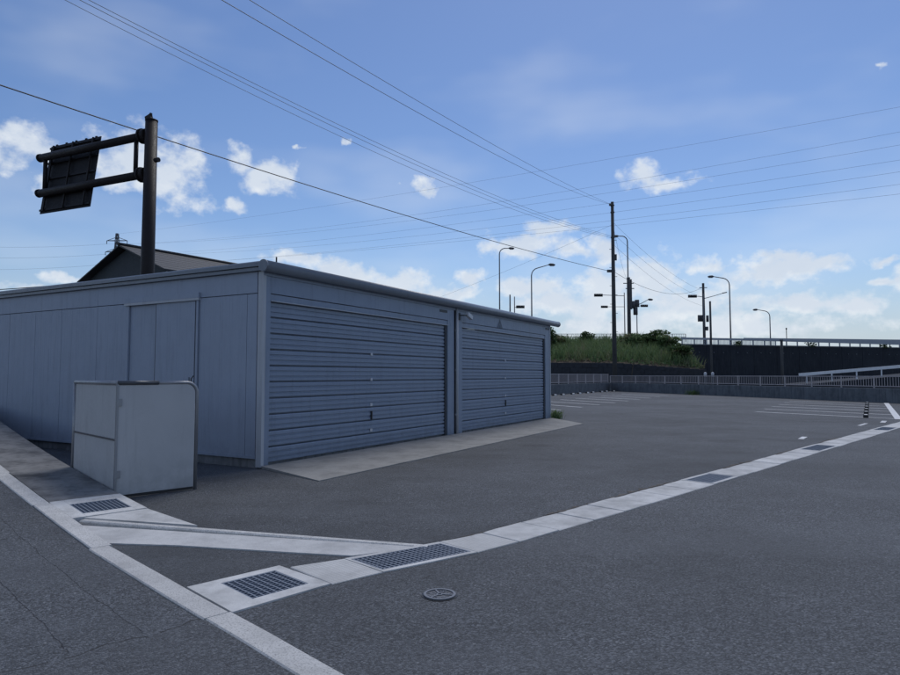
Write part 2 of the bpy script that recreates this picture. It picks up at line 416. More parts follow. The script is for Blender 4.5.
def ground_sheet():
    S = 2500.
    vs = [Vector((-S, -S)), Vector((S, -S)), Vector((S, S)), Vector((-S, S))]
    es = [(0, 1), (1, 2), (2, 3), (3, 0)]
    # ring near the lot keeps triangles compact
    k = len(vs); ring = [(-60, -40), (80, -40), (80, 75), (-60, 75)]
    vs += [Vector(p) for p in ring]; es += [(k, k+1), (k+1, k+2), (k+2, k+3), (k+3, k)]
    hw = [[kw(*p) for p in h] for h in HOLES]
    for h in hw:
        k = len(vs); vs += [Vector(p) for p in h]; es += [(k+i, k+(i+1) % 4) for i in range(4)]
    ov, oe, of, *_ = delaunay_2d_cdt(vs, es, [], 0, 1e-5)
    def inq(p, q):
        return all((q[(i+1) % 4][0]-q[i][0])*(p[1]-q[i][1]) - (q[(i+1) % 4][1]-q[i][1])*(p[0]-q[i][0]) > 0 for i in range(4))
    mb = MB(); fs = []
    for f in of:
        c = sum((ov[i] for i in f), Vector((0, 0)))/len(f)
        if not any(inq(c, h) for h in hw): fs.append(tuple(f))
    mb.add([(v.x, v.y, 0) for v in ov], fs)
    return tag(mb.build('parking_lot', M['asphalt_lot']), 'dark worn asphalt of the parking lot before the garage', kind='structure')
lot = ground_sheet()

def kobj(mb, name, mat, parent=None, smooth=False):
    o = mb.build(name, mat, parent, smooth)
    if parent is None: o.location = KO; o.rotation_euler = (0, 0, KA)
    return o

# newer asphalt below the drain line
top = [(-.85, -2.27)] + [(q, itp(LOW, q)+.02) for q in (-.73, 0, .5, 1.36, 1.8, 4, 26)]
mb = MB(); mb.sheet([(-.85, -60), (60, -60), (60, -1.5)] + top[::-1], .004)
jag = [(-.82 - i*.07, -2.26 + .025*math.sin(i*.9) + random.uniform(-.018, .018)) for i in range(190)]
mb.sheet([(-.82, -60)] + jag + [(-14.1, -60)], .0125)
seam = MB(); sj = [(q, s_ + .006 + .004*math.sin(q*37)) for q, s_ in jag]
for i in range(len(jag)-1):
    if random.random() < .85: seam.add([(jag[i][0], jag[i][1]-.003, .0132), (jag[i+1][0], jag[i+1][1]-.003, .0132), (sj[i+1][0], sj[i+1][1], .0132), (sj[i][0], sj[i][1], .0132)], [(3, 2, 1, 0)])
fore = tag(kobj(mb, 'forecourt', M['asphalt_new']), kind='structure')
tag(kobj(seam, 'tar_seam', M['pit'], fore), kind='stuff')
# street climbing to the left
mb = MB(); ss = [-2.5, -1.2, 0, 1, 2, 3, 4, 5, 6, 7, 8, 9, 12, 18, 30, 50]
qs = [-14, -6, -.9]
idx = {}
vs = [(q, s, .008 + zr(s)) for s in ss for q in qs]
fs = [(i*3+j, i*3+j+1, (i+1)*3+j+1, (i+1)*3+j) for i in range(len(ss)-1) for j in range(2)]
mb.add(vs, fs)
tag(kobj(mb, 'road', M['asphalt_old']), 'old cracked asphalt street climbing to the left', kind='structure')

# kerb stones along the street
kerb = tag(empty('kerb', KO, KA), kind='structure')
cuts = [-9.0, -7.0, -5.0, -4.1, -2.28, -.04, 1.95, 3.95, 5.95, 7.95, 9.95, 12, 14, 16]
for i, (a, b) in enumerate(zip(cuts, cuts[1:])):
    q0, q1 = (-.90, -.73); j = (.012 if i % 2 else 0) + (-.012 if b <= -.04 else 0)
    q0 += j; q1 += j
    mb = MB(); g = .004; n = 5; h = .022; bv = .008
    vs = []; ys = [a+g + (b-a-2*g)*k/(n-1) for k in range(n)]
    for s in ys:
        z = zr(s) + h
        w = [random.uniform(-.003, .003) for _ in range(2)]
        vs += [(q0+w[0], s, -.12), (q0+w[0], s, z-bv), (q0+bv+w[0], s, z), (q1-bv+w[1], s, z), (q1+w[1], s, z-bv), (q1+w[1], s, -.12)]
    fs = [(k*6+e, k*6+e+1, (k+1)*6+e+1, (k+1)*6+e) for k in range(n-1) for e in range(5)]
    fs += [tuple(range(5, -1, -1)), tuple((n-1)*6+e for e in range(6))]
    mb.add(vs, fs); mb.build('kerb_stone', M['kerb'], kerb)

# concrete band (sidewalk) rising beside the street
walk = tag(empty('sidewalk', KO, KA), kind='structure')
def band(parent, name, mat, q0, q1, s0, s1, dz=.016, n=6, gap=.004):
    mb = MB(); vs = []
    for k in range(n):
        s = s0+gap + (s1-s0-2*gap)*k/(n-1); z = zr(s)+dz
        vs += [(q0, s, -.15), (q0, s, z), (q1, s, z), (q1, s, -.15)]
    fs = [(k*4+e, k*4+e+1, (k+1)*4+e+1, (k+1)*4+e) for k in range(n-1) for e in range(3)]
    fs += [(3, 2, 1, 0), tuple((n-1)*4+e for e in range(4))]
    mb.add(vs, fs); return mb.build(name, mat, parent)
for a, b in ((2.02, 5.0), (5.0, 8.0), (8.0, 11.0), (11.0, 15.0)):
    band(walk, 'paving_slab', M['walk'], -.722, .0, a, b)
# inlet frame round the upper grating
fz = .020
band(walk, 'inlet_frame', M['slab'], -.722, -.59, 1.15, 2.02, fz, 4)
band(walk, 'inlet_frame', M['slab'], -.11, .0, 1.15, 2.02, fz, 4)
band(walk, 'inlet_frame', M['slab'], -.588, -.112, 1.15, 1.29, fz, 3, .001)
band(walk, 'inlet_frame', M['slab'], -.588, -.112, 1.78, 2.02, fz, 3, .001)
# wedge shaped pad between inlet and lip
mb = MB(); poly = [(-.62, 1.145), (.10, .12), (.13, .35), (.0, 1.145)]
mb.prism(poly, -.1, [zr(1.14)+.012, .030, .010, zr(1.14)+.014]); mb.build('pad', M['slab'], walk)

# raised lip and pale strip across the lot entrance
lipo = tag(empty('entrance_kerb', (0, 0, 0)), kind='structure')
A = Vector((-3.70, 6.53)); B = Vector((-.20, 5.68)); dv = (B-A).normalized(); nv = Vector((-dv.y, dv.x))
L_ = (B-A).length; segs = [0, .62, 1.55, 2.5, L_]
def liph(x): return .050 - .036*x/L_
for a, b in zip(segs, segs[1:]):
    mb = MB(); a2, b2 = a+.002, b-.002
    p = [A+dv*a2, A+dv*b2, A+dv*b2+nv*.085, A+dv*a2+nv*.085]
    ha, hb = liph(a2), liph(b2)
    e = .012
    pr = [(-0.0, 0), (0, 1), (e, 1), (.085-e, 1), (.085, .86), (.085, 0)]
    vs = []
    for (bp, hh) in ((A+dv*a2, ha), (A+dv*b2, hb)):
        for (o, k) in ((0, -.05), (0, hh-.012), (.012, hh), (.072, hh), (.085, hh*.55), (.085, -.05)):
            q = bp+nv*o; vs.append((q.x, q.y, k))
    mb.add(vs, [(e_, e_+1, 7+e_, 6+e_) for e_ in range(5)] + [(5, 4, 3, 2, 1, 0), (6, 7, 8, 9, 10, 11)])
    mb.build('lip_stone', M['kerb'], lipo)
mb = MB(); mb.prism([(-3.066, 5.82), (-2.37, 5.745), (-1.37, 5.53), (-.80, 5.42), (-.26, 5.69), (-3.755, 6.525)], -.05, .012)
mb.build('pale_strip', M['strip'], lipo)

# drain channel
drain = tag(empty('drain_channel', KO, KA), kind='structure')
def slab(q0, q1, mat, z=.014, name='cover_slab', ii=0.0):
    g = .007; dz = random.uniform(-.003, .003)
    mb = MB(); q0 += g; q1 -= g
    P = [(q0, itp(LOW, q0)), (q1, itp(LOW, q1)), (q1, itp(UPP, q1)), (q0, itp(UPP, q0))]
    b = .006
    vs = [(p[0], p[1], -.12) for p in P] + [(p[0], p[1], z+dz-b) for p in P]
    cq = sum(p[0] for p in P)/4; cs = sum(p[1] for p in P)/4
    P = [(p[0]+random.uniform(-.003, .003), p[1]+random.uniform(-.004, .004)) for p in P]
    vs += [(p[0] + (b if p[0] < cq else -b), p[1] + (b if p[1] < cs else -b), z+dz+random.uniform(-.001, .001)) for p in P]
    fs = [(8, 9, 10, 11)]
    for i in range(4):
        j = (i+1) % 4; fs += [(i, j, 4+j, 4+i), (4+i, 4+j, 8+j, 8+i)]
    mb.add(vs, fs); return mb.build(name, mat, drain)
def rim(outer, inner, z=.014, name='grate_surround', mat=None):
    """four mitred border pieces round a hole"""
    for i in range(4):
        j = (i+1) % 4
        P = [outer[i], outer[j], inner[j], inner[i]]
        MB().prism(P, -.12, z).build(name, mat or M['slab'], drain)
def pitbox(h, depth=.38, zt=.0):
    mb = MB(); zt = [zt]*4 if not isinstance(zt, list) else zt
    vs = [(p[0], p[1], z) for p, z in zip(h, zt)] + [(p[0], p[1], -depth) for p in h]
    mb.add(vs, [(4, 5, 6, 7)] + [((i+1) % 4, i, 4+i, 4+(i+1) % 4) for i in range(4)])
    return mb
def outer(q0, q1): return [(q0, itp(LOW, q0)), (q1, itp(LOW, q1)), (q1, itp(UPP, q1)), (q0, itp(UPP, q0))]
rim([(-.725, -2.28), (.03, -2.25), (.0, -1.60), (-.725, -1.60)], PIT, .016, 'inlet_surround')
rim(outer(.48, 1.38), LONG); rim(outer(6.18, 7.07), G2); rim(outer(11.48, 12.72), G3); rim(outer(17.98, 19.22), G4)
for h in HOLES[:5]: pitbox(h).build('sump', M['pit'], drain)
pitbox(ULG, .4, [zr(p[1]) for p in ULG]).build('sump', M['pit'], walk)
slab(.035, .48, M['slab_check'])
slab(1.38, 1.90, M['slab_check'])
for a, b in ((1.90, 6.18), (7.07, 11.48), (12.72, 17.98), (19.22, 25.4)):
    n = round((b-a)/.6)
    for k in range(n): slab(a+(b-a)*k/n, a+(b-a)*(k+1)/n, M['slab'])

# soil gathered along the upper edge of the drain
for (q0, q1, wmax) in ((1.45, 2.5, .05), (2.9, 4.0, .09), (4.2, 6.1, .13), (7.6, 9.4, .12), (10.2, 11.4, .10), (13, 15, .12)):
    n_ = int((q1-q0)/.06); mb = MB(); a_ = []; b_ = []
    for k in range(n_+1):
        q = q0+(q1-q0)*k/n_; e_ = math.sin(math.pi*k/n_)**.6; u_ = itp(UPP, q)
        a_.append((q, u_ - random.uniform(.0, .02)*e_ - .02*e_*max(0, math.sin(k*.37)))); b_.append((q, u_ + .004 + wmax*e_*random.uniform(.25, 1)))
    for k in range(n_):
        mb.add([(*a_[k], .0185), (*a_[k+1], .0185), (*b_[k+1], .005), (*b_[k], .005)], [(0, 1, 2, 3)])
    tag(mb.build('soil', M['soil'], drain), kind='stuff')
def grating(h, nu, nv_, label, zoff=lambda s: 0., top=.012):
    P = [Vector((p[0], p[1], 0)) for p in h]
    c = sum(P, Vector())/4
    zc = zoff(c.y)
    w = kw(c.x, c.y)
    root = empty('drain_grate', (w[0], w[1], zc), KA); tag(root, label, 'grate', 'steel drain grates')
    def uv(u, v): 
        p = (P[0]*(1-u)+P[1]*u)*(1-v) + (P[3]*(1-u)+P[2]*u)*v
        return Vector((p.x-c.x, p.y-c.y, zoff(p.y)-zc))
    def bar(mb, a, b, w, z0, z1):
        d = (b-a); d.z = 0; d.normalize(); n = Vector((-d.y, d.x, 0))*w/2
        vs = []
        for p in (a, b):
            for (o, z) in ((-1, z0), (1, z0), (1, z1), (-1, z1)):
                vs.append((p.x+n.x*o, p.y+n.y*o, p.z+z))
        mb.add(vs, [(0,1,2,3)[::-1], (4,5,6,7), (0,1,5,4), (1,2,6,5), (2,3,7,6), (3,0,4,7)])
    e = .012
    mb = MB()
    for a, b in (((e, e), (1-e, e)), ((1-e, e), (1-e, 1-e)), ((1-e, 1-e), (e, 1-e)), ((e, 1-e), (e, e))):
        bar(mb, uv(*a), uv(*b), .014, -.03, top+.002)
    mb.build('frame', M['grate'], root)
    for k in range(1, nu):
        mb = MB(); bar(mb, uv(k/nu, .025), uv(k/nu, .975), .009, -.03, top); mb.build('bar', M['grate'], root)
    mb = MB()
    for k in range(1, nv_): bar(mb, uv(.02, k/nv_), uv(.98, k/nv_), .006, -.02, top-.002)
    mb.build('cross_bars', M['grate'], root)
    return root
grating(PIT, 9, 11, 'square steel grate in pale inlet beside the street kerb')
grating(LONG, 20, 8, 'long steel grate nearest the round metal cover')
grating(G2, 18, 6, 'steel grate midway along the pale drain line')
grating(G3, 16, 5, 'small far steel grate towards right end of the drain line')
grating(G4, 12, 4, 'farthest steel grate near the bold white parking line')
grating(ULG, 11, 9, 'steel grate in the sidewalk inlet beside the grey panel enclosure', zr, .017)

# round metal cover
rc = tag(empty('valve_cover', (-.07, 4.48, .004), R(20)), 'small round cast iron cover set in the asphalt', 'cover')
def ring(mb, r0, r1, z0, z1, n=40):
    vs = []
    for k in range(n):
        a = 2*math.pi*k/n; c, s = math.cos(a), math.sin(a)
        vs += [(r0*c, r0*s, z0), (r0*c, r0*s, z1), (r1*c, r1*s, z1), (r1*c, r1*s, z0)]
    fs = [(k*4+e, k*4+e+1, ((k+1) % n)*4+e+1, ((k+1) % n)*4+e) for k in range(n) for e in range(3)]
    mb.add(vs, fs)
def disc(mb, r, z0, z1, n=40):
    mb.prism([(r*math.cos(2*math.pi*k/n), r*math.sin(2*math.pi*k/n)) for k in range(n)], z0, z1)
mb = MB(); disc(mb, .123, -.02, .003); mb.build('seat_ring', M['black'], rc)
mb = MB(); disc(mb, .108, -.01, .006); mb.build('lid', M['iron'], rc)
mb = MB(); ring(mb, .092, .110, .004, .013); ring(mb, .012, .022, .004, .011)
for k in range(3):
    a = R(90+120*k); c, s = math.cos(a), math.sin(a)
    mb.box((.055*c, .055*s, .008), (.07, .012, .008), Matrix.Rotation(a, 3, 'Z'))
for k in range(60):
    a = random.uniform(0, 6.28); r = math.sqrt(random.uniform(.08, 1))*.085
    mb.box((r*math.cos(a), r*math.sin(a), .007), (.008, .008, .004))
mb.build('raised_pattern', paint('worn_iron', (.19, .20, .22), .45, metal=.4, streak=.3, scale=8), rc)

# ------------------------------------------------------------------ garage
U = Vector((.48467, .87470, 0)); W = Vector((-.87470, .48467, 0))
GO = Vector((-3.03, 10.42, 0)); GA = math.atan2(U.y, U.x)
LEN, DEP = 13.32, 8.7
gar = tag(empty('garage', GO, GA), 'long low blue-grey steel garage with two ribbed overhead doors', 'garage')
def gb(name, mat, x0, x1, y0, y1, z0, z1, parent=gar, b=None):
    mb = MB()
    if b: mb.cbox(x0, x1, y0, y1, z0, z1, b)
    else: mb.bx(x0, x1, y0, y1, z0, z1)
    return mb.build(name, mat, parent)
gb('plinth', M['plinth'], .03, LEN-.03, .10, DEP-.03, -.05, .168)
# hidden shell
gb('rear_wall', M['garage'], .02, LEN-.02, DEP-.06, DEP, .17, 3.14)
gb('end_wall', M['garage'], LEN-.06, LEN, .11, DEP-.07, .17, 3.14)
gb('roof', M['gutter'], -.04, LEN+.06, -.02, DEP+.05, 3.20, 3.27)
# side wall panels (left face, x = 0)
def side_panel(y0, y1, z0, z1, rib=.115, xo=0., parent=gar, name='wall_panel'):
    mb = MB(); n = max(2, round((y1-y0)/rib)); st = (y1-y0-.006)/n; x = 0.0
    prof = [(y0+.003, .03)]
    for k in range(n):
        a = y0+.003+k*st
        prof += [(a+.002, 0), (a+st*.42, 0), (a+st*.47, .002), (a+st*.53, .002), (a+st*.58, 0), (a+st-.002, 0)] if k % 2 else [(a+.002, 0), (a+st-.004, 0), (a+st-.001, .0018)]
    prof += [(y1-.003, .03)]; prof = [(a, b+xo) for a, b in prof]
    vs = [(p[1], p[0], z0) for p in prof] + [(p[1], p[0], z1) for p in prof]; m_ = len(prof)
    mb.add(vs, [(i, m_+i, m_+i+1, i+1) for i in range(m_-1)])
    return mb.build(name, M['garage'], parent)
gb('wall_backing', M['darktrim'], .058, .07, .12, DEP-.07, .17, 3.14)
for a, b in ((.13, .36), (.36, 1.50), (3.50, 4.41), (4.41, 5.60), (5.60, 6.55), (6.55, 7.55), (7.55, DEP-.02)):
    side_panel(a, b, .172, 2.83)
for a, b in ((.13, 4.40), (4.40, DEP-.02)):
    gb('header_panel', M['garage'], -.004, .034, a+.003, b-.003, 2.842, 3.19)
gb('base_flashing', M['garage'], -.014, .03, .12, 1.49, .150, .192)
gb('base_flashing', M['garage'], -.014, .03, 3.52, DEP, .150, .192)
# eaves over the side wall
gb('fascia', M['gutter'], -.07, .10, -.05, DEP+.05, 3.196, 3.258, b=.01)
gb('fascia', M['gutter'], -.10, .10, -.06, DEP+.06, 3.262, 3.345, b=.02)
# corner trims
gb('corner_trim', M['trim'], -.012, .05, -.012, .105, .02, 3.19)
gb('front_jamb', M['shutter'], .052, .165, .0, .10, .02, 3.12)
gb('front_jamb', M['shutter'], 6.14, 6.46, .0, .10, .04, 3.12)
gb('front_jamb', M['shutter'], 6.60, 6.89, .0, .10, .04, 3.12)
gb('front_jamb', M['shutter'], 12.86, LEN, .0, .10, .04, 3.12)
gb('jamb_channel', M['darktrim'], 6.462, 6.598, .04, .10, .04, 3.12)
gb('door_track', M['darktrim'], 6.06, 6.138, .03, .10, .05, 2.71)
gb('door_track', M['darktrim'], 12.79, 12.858, .03, .10, .05, 2.71)
gb('corner_trim', M['trim'], LEN-.05, LEN+.012, -.012, -.002, .04, 3.12)
for x0, x1 in ((.167, 6.138), (6.892, 12.858)):
    gb('lintel', M['shutter'], x0, x1, .012, .10, 2.728, 2.83)
    gb('lintel', M['shutter'], x0, x1, .0, .10, 2.845, 3.12)
    gb('lintel_drip', M['trim'], x0, x1, -.016, .10, 2.713, 2.727)
    gb('lintel_groove', M['darktrim'], x0, x1, .03, .09, 2.831, 2.844)
gb('eaves_board', M['shutter'], -.01, LEN+.01, -.02, .10, 3.122, 3.19)
# gutter pipe along the front eaves
mb = MB(); mb.tube([(-.10, -.10, 3.262), (LEN+.52, -.10, 3.262)], .092, 20); mb.build('gutter_pipe', M['gutter'], gar, True)
mb = MB(); mb.tube([(-.125, -.10, 3.262), (-.099, -.10, 3.262)], .098, 20); mb.build('gutter_cap', M['gutter'], gar, True)
mb = MB(); mb.tube([(LEN+.521, -.10, 3.262), (LEN+.545, -.10, 3.262)], .097, 20); mb.build('gutter_cap', M['gutter'], gar, True)
mb = MB(); mb.tube([(6.56, -.03, 3.17), (6.56, -.03, .05)], .036, 12); mb.build('down_pipe', M['trim'], gar, True)
for z in (.5, 1.6, 2.6): gb('pipe_clip', M['trim'], 6.515, 6.605, -.045, .0, z, z+.04)
# overhead doors
def door(x0, x1, lx):
    d = tag(empty('overhead_door'), 'blue-grey overhead door of ten ribbed horizontal panels'); d.parent = gar; d.location = (x0, 0, 0)
    n = 10; z0 = .05; h = (2.71-z0)/n; wd = x1-x0
    pr = [(0, -.045), (.020, -.045), (.022, .014), (.030, .020), (.070, .020), (.075, .002), (.100, .002), (.107, .020), (.160, .020), (.165, .002), (.190, .002), (.197, .020), (.246, .020), (h-.006, .012), (h-.004, -.045)]
    mb = MB(); k = len(pr); Y = .075
    vs = [(0, Y-o, z) for z, o in pr] + [(wd, Y-o, z) for z, o in pr]
    mb.add(vs, [(i, k+i, k+i+1, i+1) for i in range(k-1)] + [tuple(range(k)), tuple(range(2*k-1, k-1, -1))])
    me = mb.mesh('door_panel', M['shutter'])
    for i in range(n):
        inst('door_panel', me, d, (0, random.uniform(-.003, .003), z0+i*h))
    for z in (.39, .90, 1.41, 1.92):
        gbp = MB(); gbp.cbox(-.035, .035, -.03, .03, 0, .012, .004)
        o = gbp.build('latch_plate', M['white'], d); o.location = (lx-x0, .052, z); o.rotation_euler = (R(90), 0, 0)
    o = MB().bx(-.016, .016, 0, .03, -.10, .07).build('lock_handle', M['black'], d); o.location = (lx-x0, .025, .70)
    return d
door(.167, 6.058, 3.05); door(6.892, 12.788, 9.68)
# triangular mark above the farther door
mk = MB()
mk.add([(-.19, -.006, -.10), (-.10, -.006, -.10), (.0, -.006, .04), (.0, -.006, .15)], [(0, 1, 2, 3)])
mk.add([(.19, -.006, -.10), (.10, -.006, -.10), (.0, -.006, .04), (.0, -.006, .15)], [(3, 2, 1, 0)])
mk.add([(-.07, -.006, -.10), (.07, -.006, -.10), (.0, -.006, .0)], [(0, 1, 2)])
o = mk.build('triangle_mark', M['mark'], gar); o.location = (9.2, .0, 2.95)
gb('vent_slot', M['darktrim'], 5.75, 6.10, -.012, -.001, 3.02, 3.08)
gb('vent_slot', M['darktrim'], 12.9, 13.25, -.012, -.001, 3.03, 3.09)
# sliding side door
sdoor = tag(empty('side_door'), 'pair of plain sliding steel leaves in the side wall'); sdoor.parent = gar
side_panel(1.60, 2.64, .19, 2.79, .13, -.012, sdoor, 'door_leaf')
side_panel(2.60, 3.415, .19, 2.79, .13, .020, sdoor, 'door_leaf')
gb('wall_backing', M['garage'], .052, .056, 1.58, 3.43, .18, 2.79, sdoor)
gb('door_head', M['trim'], -.05, .034, 1.48, 3.52, 2.795, 2.838, sdoor); gb('door_head', M['garage'], -.05, -.006, 1.48, 3.52, 2.840, 2.93, sdoor)
gb('door_jamb', M['garage'], -.03, .034, 1.508, 1.555, .17, 2.793, sdoor); gb('door_gap', M['darktrim'], -.004, .034, 1.556, 1.598, .17, 2.793, sdoor); gb('leaf_seam_shade', M['darktrim'], -.008, .018, 2.642, 2.656, .19, 2.79, sdoor)  # thin dark strip at the leaf overlap paints in the seam's shadow line
gb('door_jamb', M['garage'], -.018, .034, 3.42, 3.495, .17, 2.793, sdoor)
gb('door_sill', M['pipe'], -.03, .034, 1.58, 3.41, .15, .188, sdoor)
gb('handle', M['black'], -.012, .011, 1.70, 1.735, 1.32, 1.46, sdoor)
# apron
mb = MB(); G = lambda u, n: (u, -n)
mb.prism([G(-.50, 1.63), G(11.75, 1.64), G(13.35, .02), G(.0, .02)], -.05, [.014, .014, .045, .045])
ap = mb.build('apron', M['apron']); ap.location = GO; ap.rotation_euler = (0, 0, GA); tag(ap, kind='structure')
# camera on the front
sc = tag(empty('security_camera', GO + U*6.62 + W*(-.05) + Vector((0, 0, 2.98)), GA), 'small box camera on a bracket above the middle post of the garage', 'camera')
MB().bx(-.04, .04, -.03, .02, -.10, .08).build('mount', M['equip'], sc)
mb = MB(); mb.tube([(0, -.03, .02), (.05, -.12, .02), (.16, -.14, .03)], .018, 8); mb.build('bracket', M['equip'], sc)
MM = Matrix.Rotation(R(20), 3, 'Y')
mb = MB(); mb.box((.30, -.14, .02), (.25, .09, .10), MM); mb.build('housing', M['white'], sc)
mb = MB(); mb.box((.425, -.14, -.026), (.02, .075, .08), MM); mb.build('lens_face', M['black'], sc)
# weeds in the far corner of the garage front
def leaves(mb, n, fn, size, tri=False):
    for _ in range(n):
        c = Vector(fn()); s = size*random.uniform(.6, 1.35)
        q = Matrix.Rotation(random.uniform(0, 6.283), 3, 'Z') @ Matrix.Rotation(random.uniform(-1.2, 1.2), 3, 'X') @ Matrix.Rotation(random.uniform(-.8, .8), 3, 'Y')
        pts = [Vector((-.5, 0, 0)), Vector((0, -.28, .06)), Vector((.55, 0, -.04)), Vector((0, .28, .06))]
        b = len(mb.v); mb.v += [tuple(c + (q @ p)*s) for p in pts]; mb.f.append((b, b+1, b+2, b+3))
def blades(mb, n, fn, h, w=.012):
    for _ in range(n):
        c = Vector(fn()); hh = h*random.uniform(.5, 1.2); a = random.uniform(0, 6.283); d = Vector((math.cos(a), math.sin(a), 0)); e = Vector((-d.y, d.x, 0))*w
        b = len(mb.v); t1 = c + d*hh*.25 + Vector((0, 0, hh*.6)); t2 = c + d*hh*.6 + Vector((0, 0, hh))
        mb.v += [tuple(c-e), tuple(c+e), tuple(t1+e*.7), tuple(t1-e*.7), tuple(t2)]; mb.f += [(b, b+1, b+2, b+3), (b+3, b+2, b+4)]
def weed(pos, r, h, n, label, mat='leaf'):
    root = tag(empty('weed', pos), label, 'weed')
    mb = MB(); f = lambda: (random.gauss(0, r*.4), random.gauss(0, r*.4), .0)
    blades(mb, n, f, h); tag(mb.build('blades', M[mat], root), kind='stuff')
    mb = MB(); leaves(mb, n, lambda: (random.gauss(0, r*.45), random.gauss(0, r*.45), random.uniform(.02, h*.7)), h*.22); tag(mb.build('leaf_cluster', M[mat], root), kind='stuff')
weed(GO + U*13.5 + W*(-.10), .24, .33, 120, 'tuft of green weeds at the far front corner of the garage')
for i, (x, y, h) in enumerate(((18.75, 49.4, .42),)):
    weed((x-.3, y-.3, 0), .7, h, 130, 'dark weeds growing at the foot of the low wall', 'leafdark')

# ------------------------------------------------------------------ panel enclosure beside the sidewalk
c0 = kw(.022, 2.25)
en = tag(empty('panel_enclosure', (c0[0], c0[1], 0), KA), 'pale grey panel enclosure with bent pipe top rail beside the sidewalk', 'enclosure')
Wd, Dp, Ht = .985, 1.72, 1.40
def rounded_panel(w, z0, z1, r, th, y):
    pts = [(0, z0), (w, z0)] + [(w-r+r*math.cos(a), z1-r+r*math.sin(a)) for a in [R(90*k/8) for k in range(9)]] + [(0, z1)]
    n = len(pts); mb = MB()
    mb.add([(p[0], y, p[1]) for p in pts] + [(p[0], y+th, p[1]) for p in pts], [tuple(range(n)), tuple(range(2*n-1, n-1, -1))] + [((i+1) % n, i, n+i, n+(i+1) % n) for i in range(n)])
    return mb
rounded_panel(Wd-.03, .045, Ht-.018, .12, .02, .0).build('front_panel', M['board'], en)
MB().bx(-.0, .018, .03, Dp, .72, Ht-.02).build('side_panel', M['board'], en)
MB().bx(-.0, .018, .03, Dp, .05, .712).build('side_panel', M['board'], en)
MB().bx(-.012, .004, .022, Dp, .700, .716).build('panel_seam', M['pipedark'], en)
for z in (.25, 1.12): MB().bx(-.018, .05, -.016, -.001, z, z+.09).build('hinge', M['pipe'], en)
MB().bx(.0, Wd-.03, .002, .018, .012, .044).build('rubber_edge', M['black'], en)
MB().bx(-.014, .010, -.012, .022, .03, Ht-.01).build('corner_post', M['pipe'], en)
MB().bx(Wd-.03, Wd-.01, .1, Dp, .05, Ht-.12).build('side_panel', M['board'], en)
MB().bx(.02, Wd-.04, Dp-.02, Dp, .05, Ht-.02).build('rear_panel', M['board'], en)
arc = lambda w, z1, r: [(w-r+r*math.sin(a), .01, z1-r+r*math.cos(a)) for a in [R(90*k/10) for k in range(11)]]
mb = MB(); mb.tube([(.46, .008, Ht)] + arc(Wd, Ht, .14) + [(Wd, .01, .0)], .022, 10); mb.build('bent_rail', M['pipe'], en, True)
mb = MB(); mb.tube([(.0, .006, Ht+.002), (.48, .006, Ht+.002)], .028, 10); mb.build('rail_sleeve', M['pipedark'], en, True)
mb = MB(); mb.tube([(0, .0, Ht), (0, Dp+.02, Ht)], .026, 10); mb.build('top_rail', M['pipe'], en, True)
mb = MB(); mb.tube([(0, Dp+.02, .0), (0, Dp+.02, Ht+.02)], .024, 10); mb.build('rear_post', M['pipe'], en, True)
mb = MB(); mb.tube([(Wd+.03, .16, .0), (Wd+.03, .16, 1.0), (Wd+.02, .16, 1.2)], .016, 8); mb.build('stay_pipe', M['railwhite'], en, True)
mb = MB(); mb.tube([(Wd+.0, Dp, .0), (Wd+.0, Dp, Ht)], .022, 8); mb.build('rear_post', M['pipe'], en, True)
mb = MB(); mb.tube([(Wd-.08, .02, Ht), (Wd-.08, .02, Ht+.05), (Wd-.05, .02, Ht+.09)], .008, 6); mb.build('hook', M['black'], en)

# ------------------------------------------------------------------ overhead road sign seen from behind
SP = Vector((-8.98, 19.0, 0)); ad = Vector((-.913, .408, 0)); 
sg = tag(empty('overhead_sign', SP, math.atan2(ad.y, ad.x)), 'tall brown steel post carrying a road sign seen from behind', 'road sign')
mb = MB(); mb.tube([(0, 0, 0), (0, 0, 9.12)], [.21, .175], 20); mb.build('post', M['signsteel'], sg, True)
mb = MB(); mb.tube([(0, 0, 9.121), (0, 0, 9.16)], .185, 20); mb.build('post_cap', M['signsteel'], sg, True)
for z in (8.72, 7.53):
    mb = MB(); mb.tube([(.16, 0, z), (.34, 0, z)], .20, 16); mb.tube([(.34, 0, z), (.40, 0, z)], .23, 16); mb.build('flange', M['signsteel'], sg, True)
    mb = MB(); mb.tube([(.40, 0, z), (5.05, 0, z-.02)], .125, 14); mb.build('arm', M['signsteel'], sg, True)
    mb = MB(); mb.tube([(5.05, 0, z-.02), (5.12, 0, z-.02)], .14, 14); mb.build('arm_cap', M['signsteel'], sg, True)
for x in (.62, 4.82):
    mb = MB(); mb.tube([(x, 0, 7.52), (x, 0, 8.72)], .065, 10); mb.build('upright', M['signsteel'], sg, True)
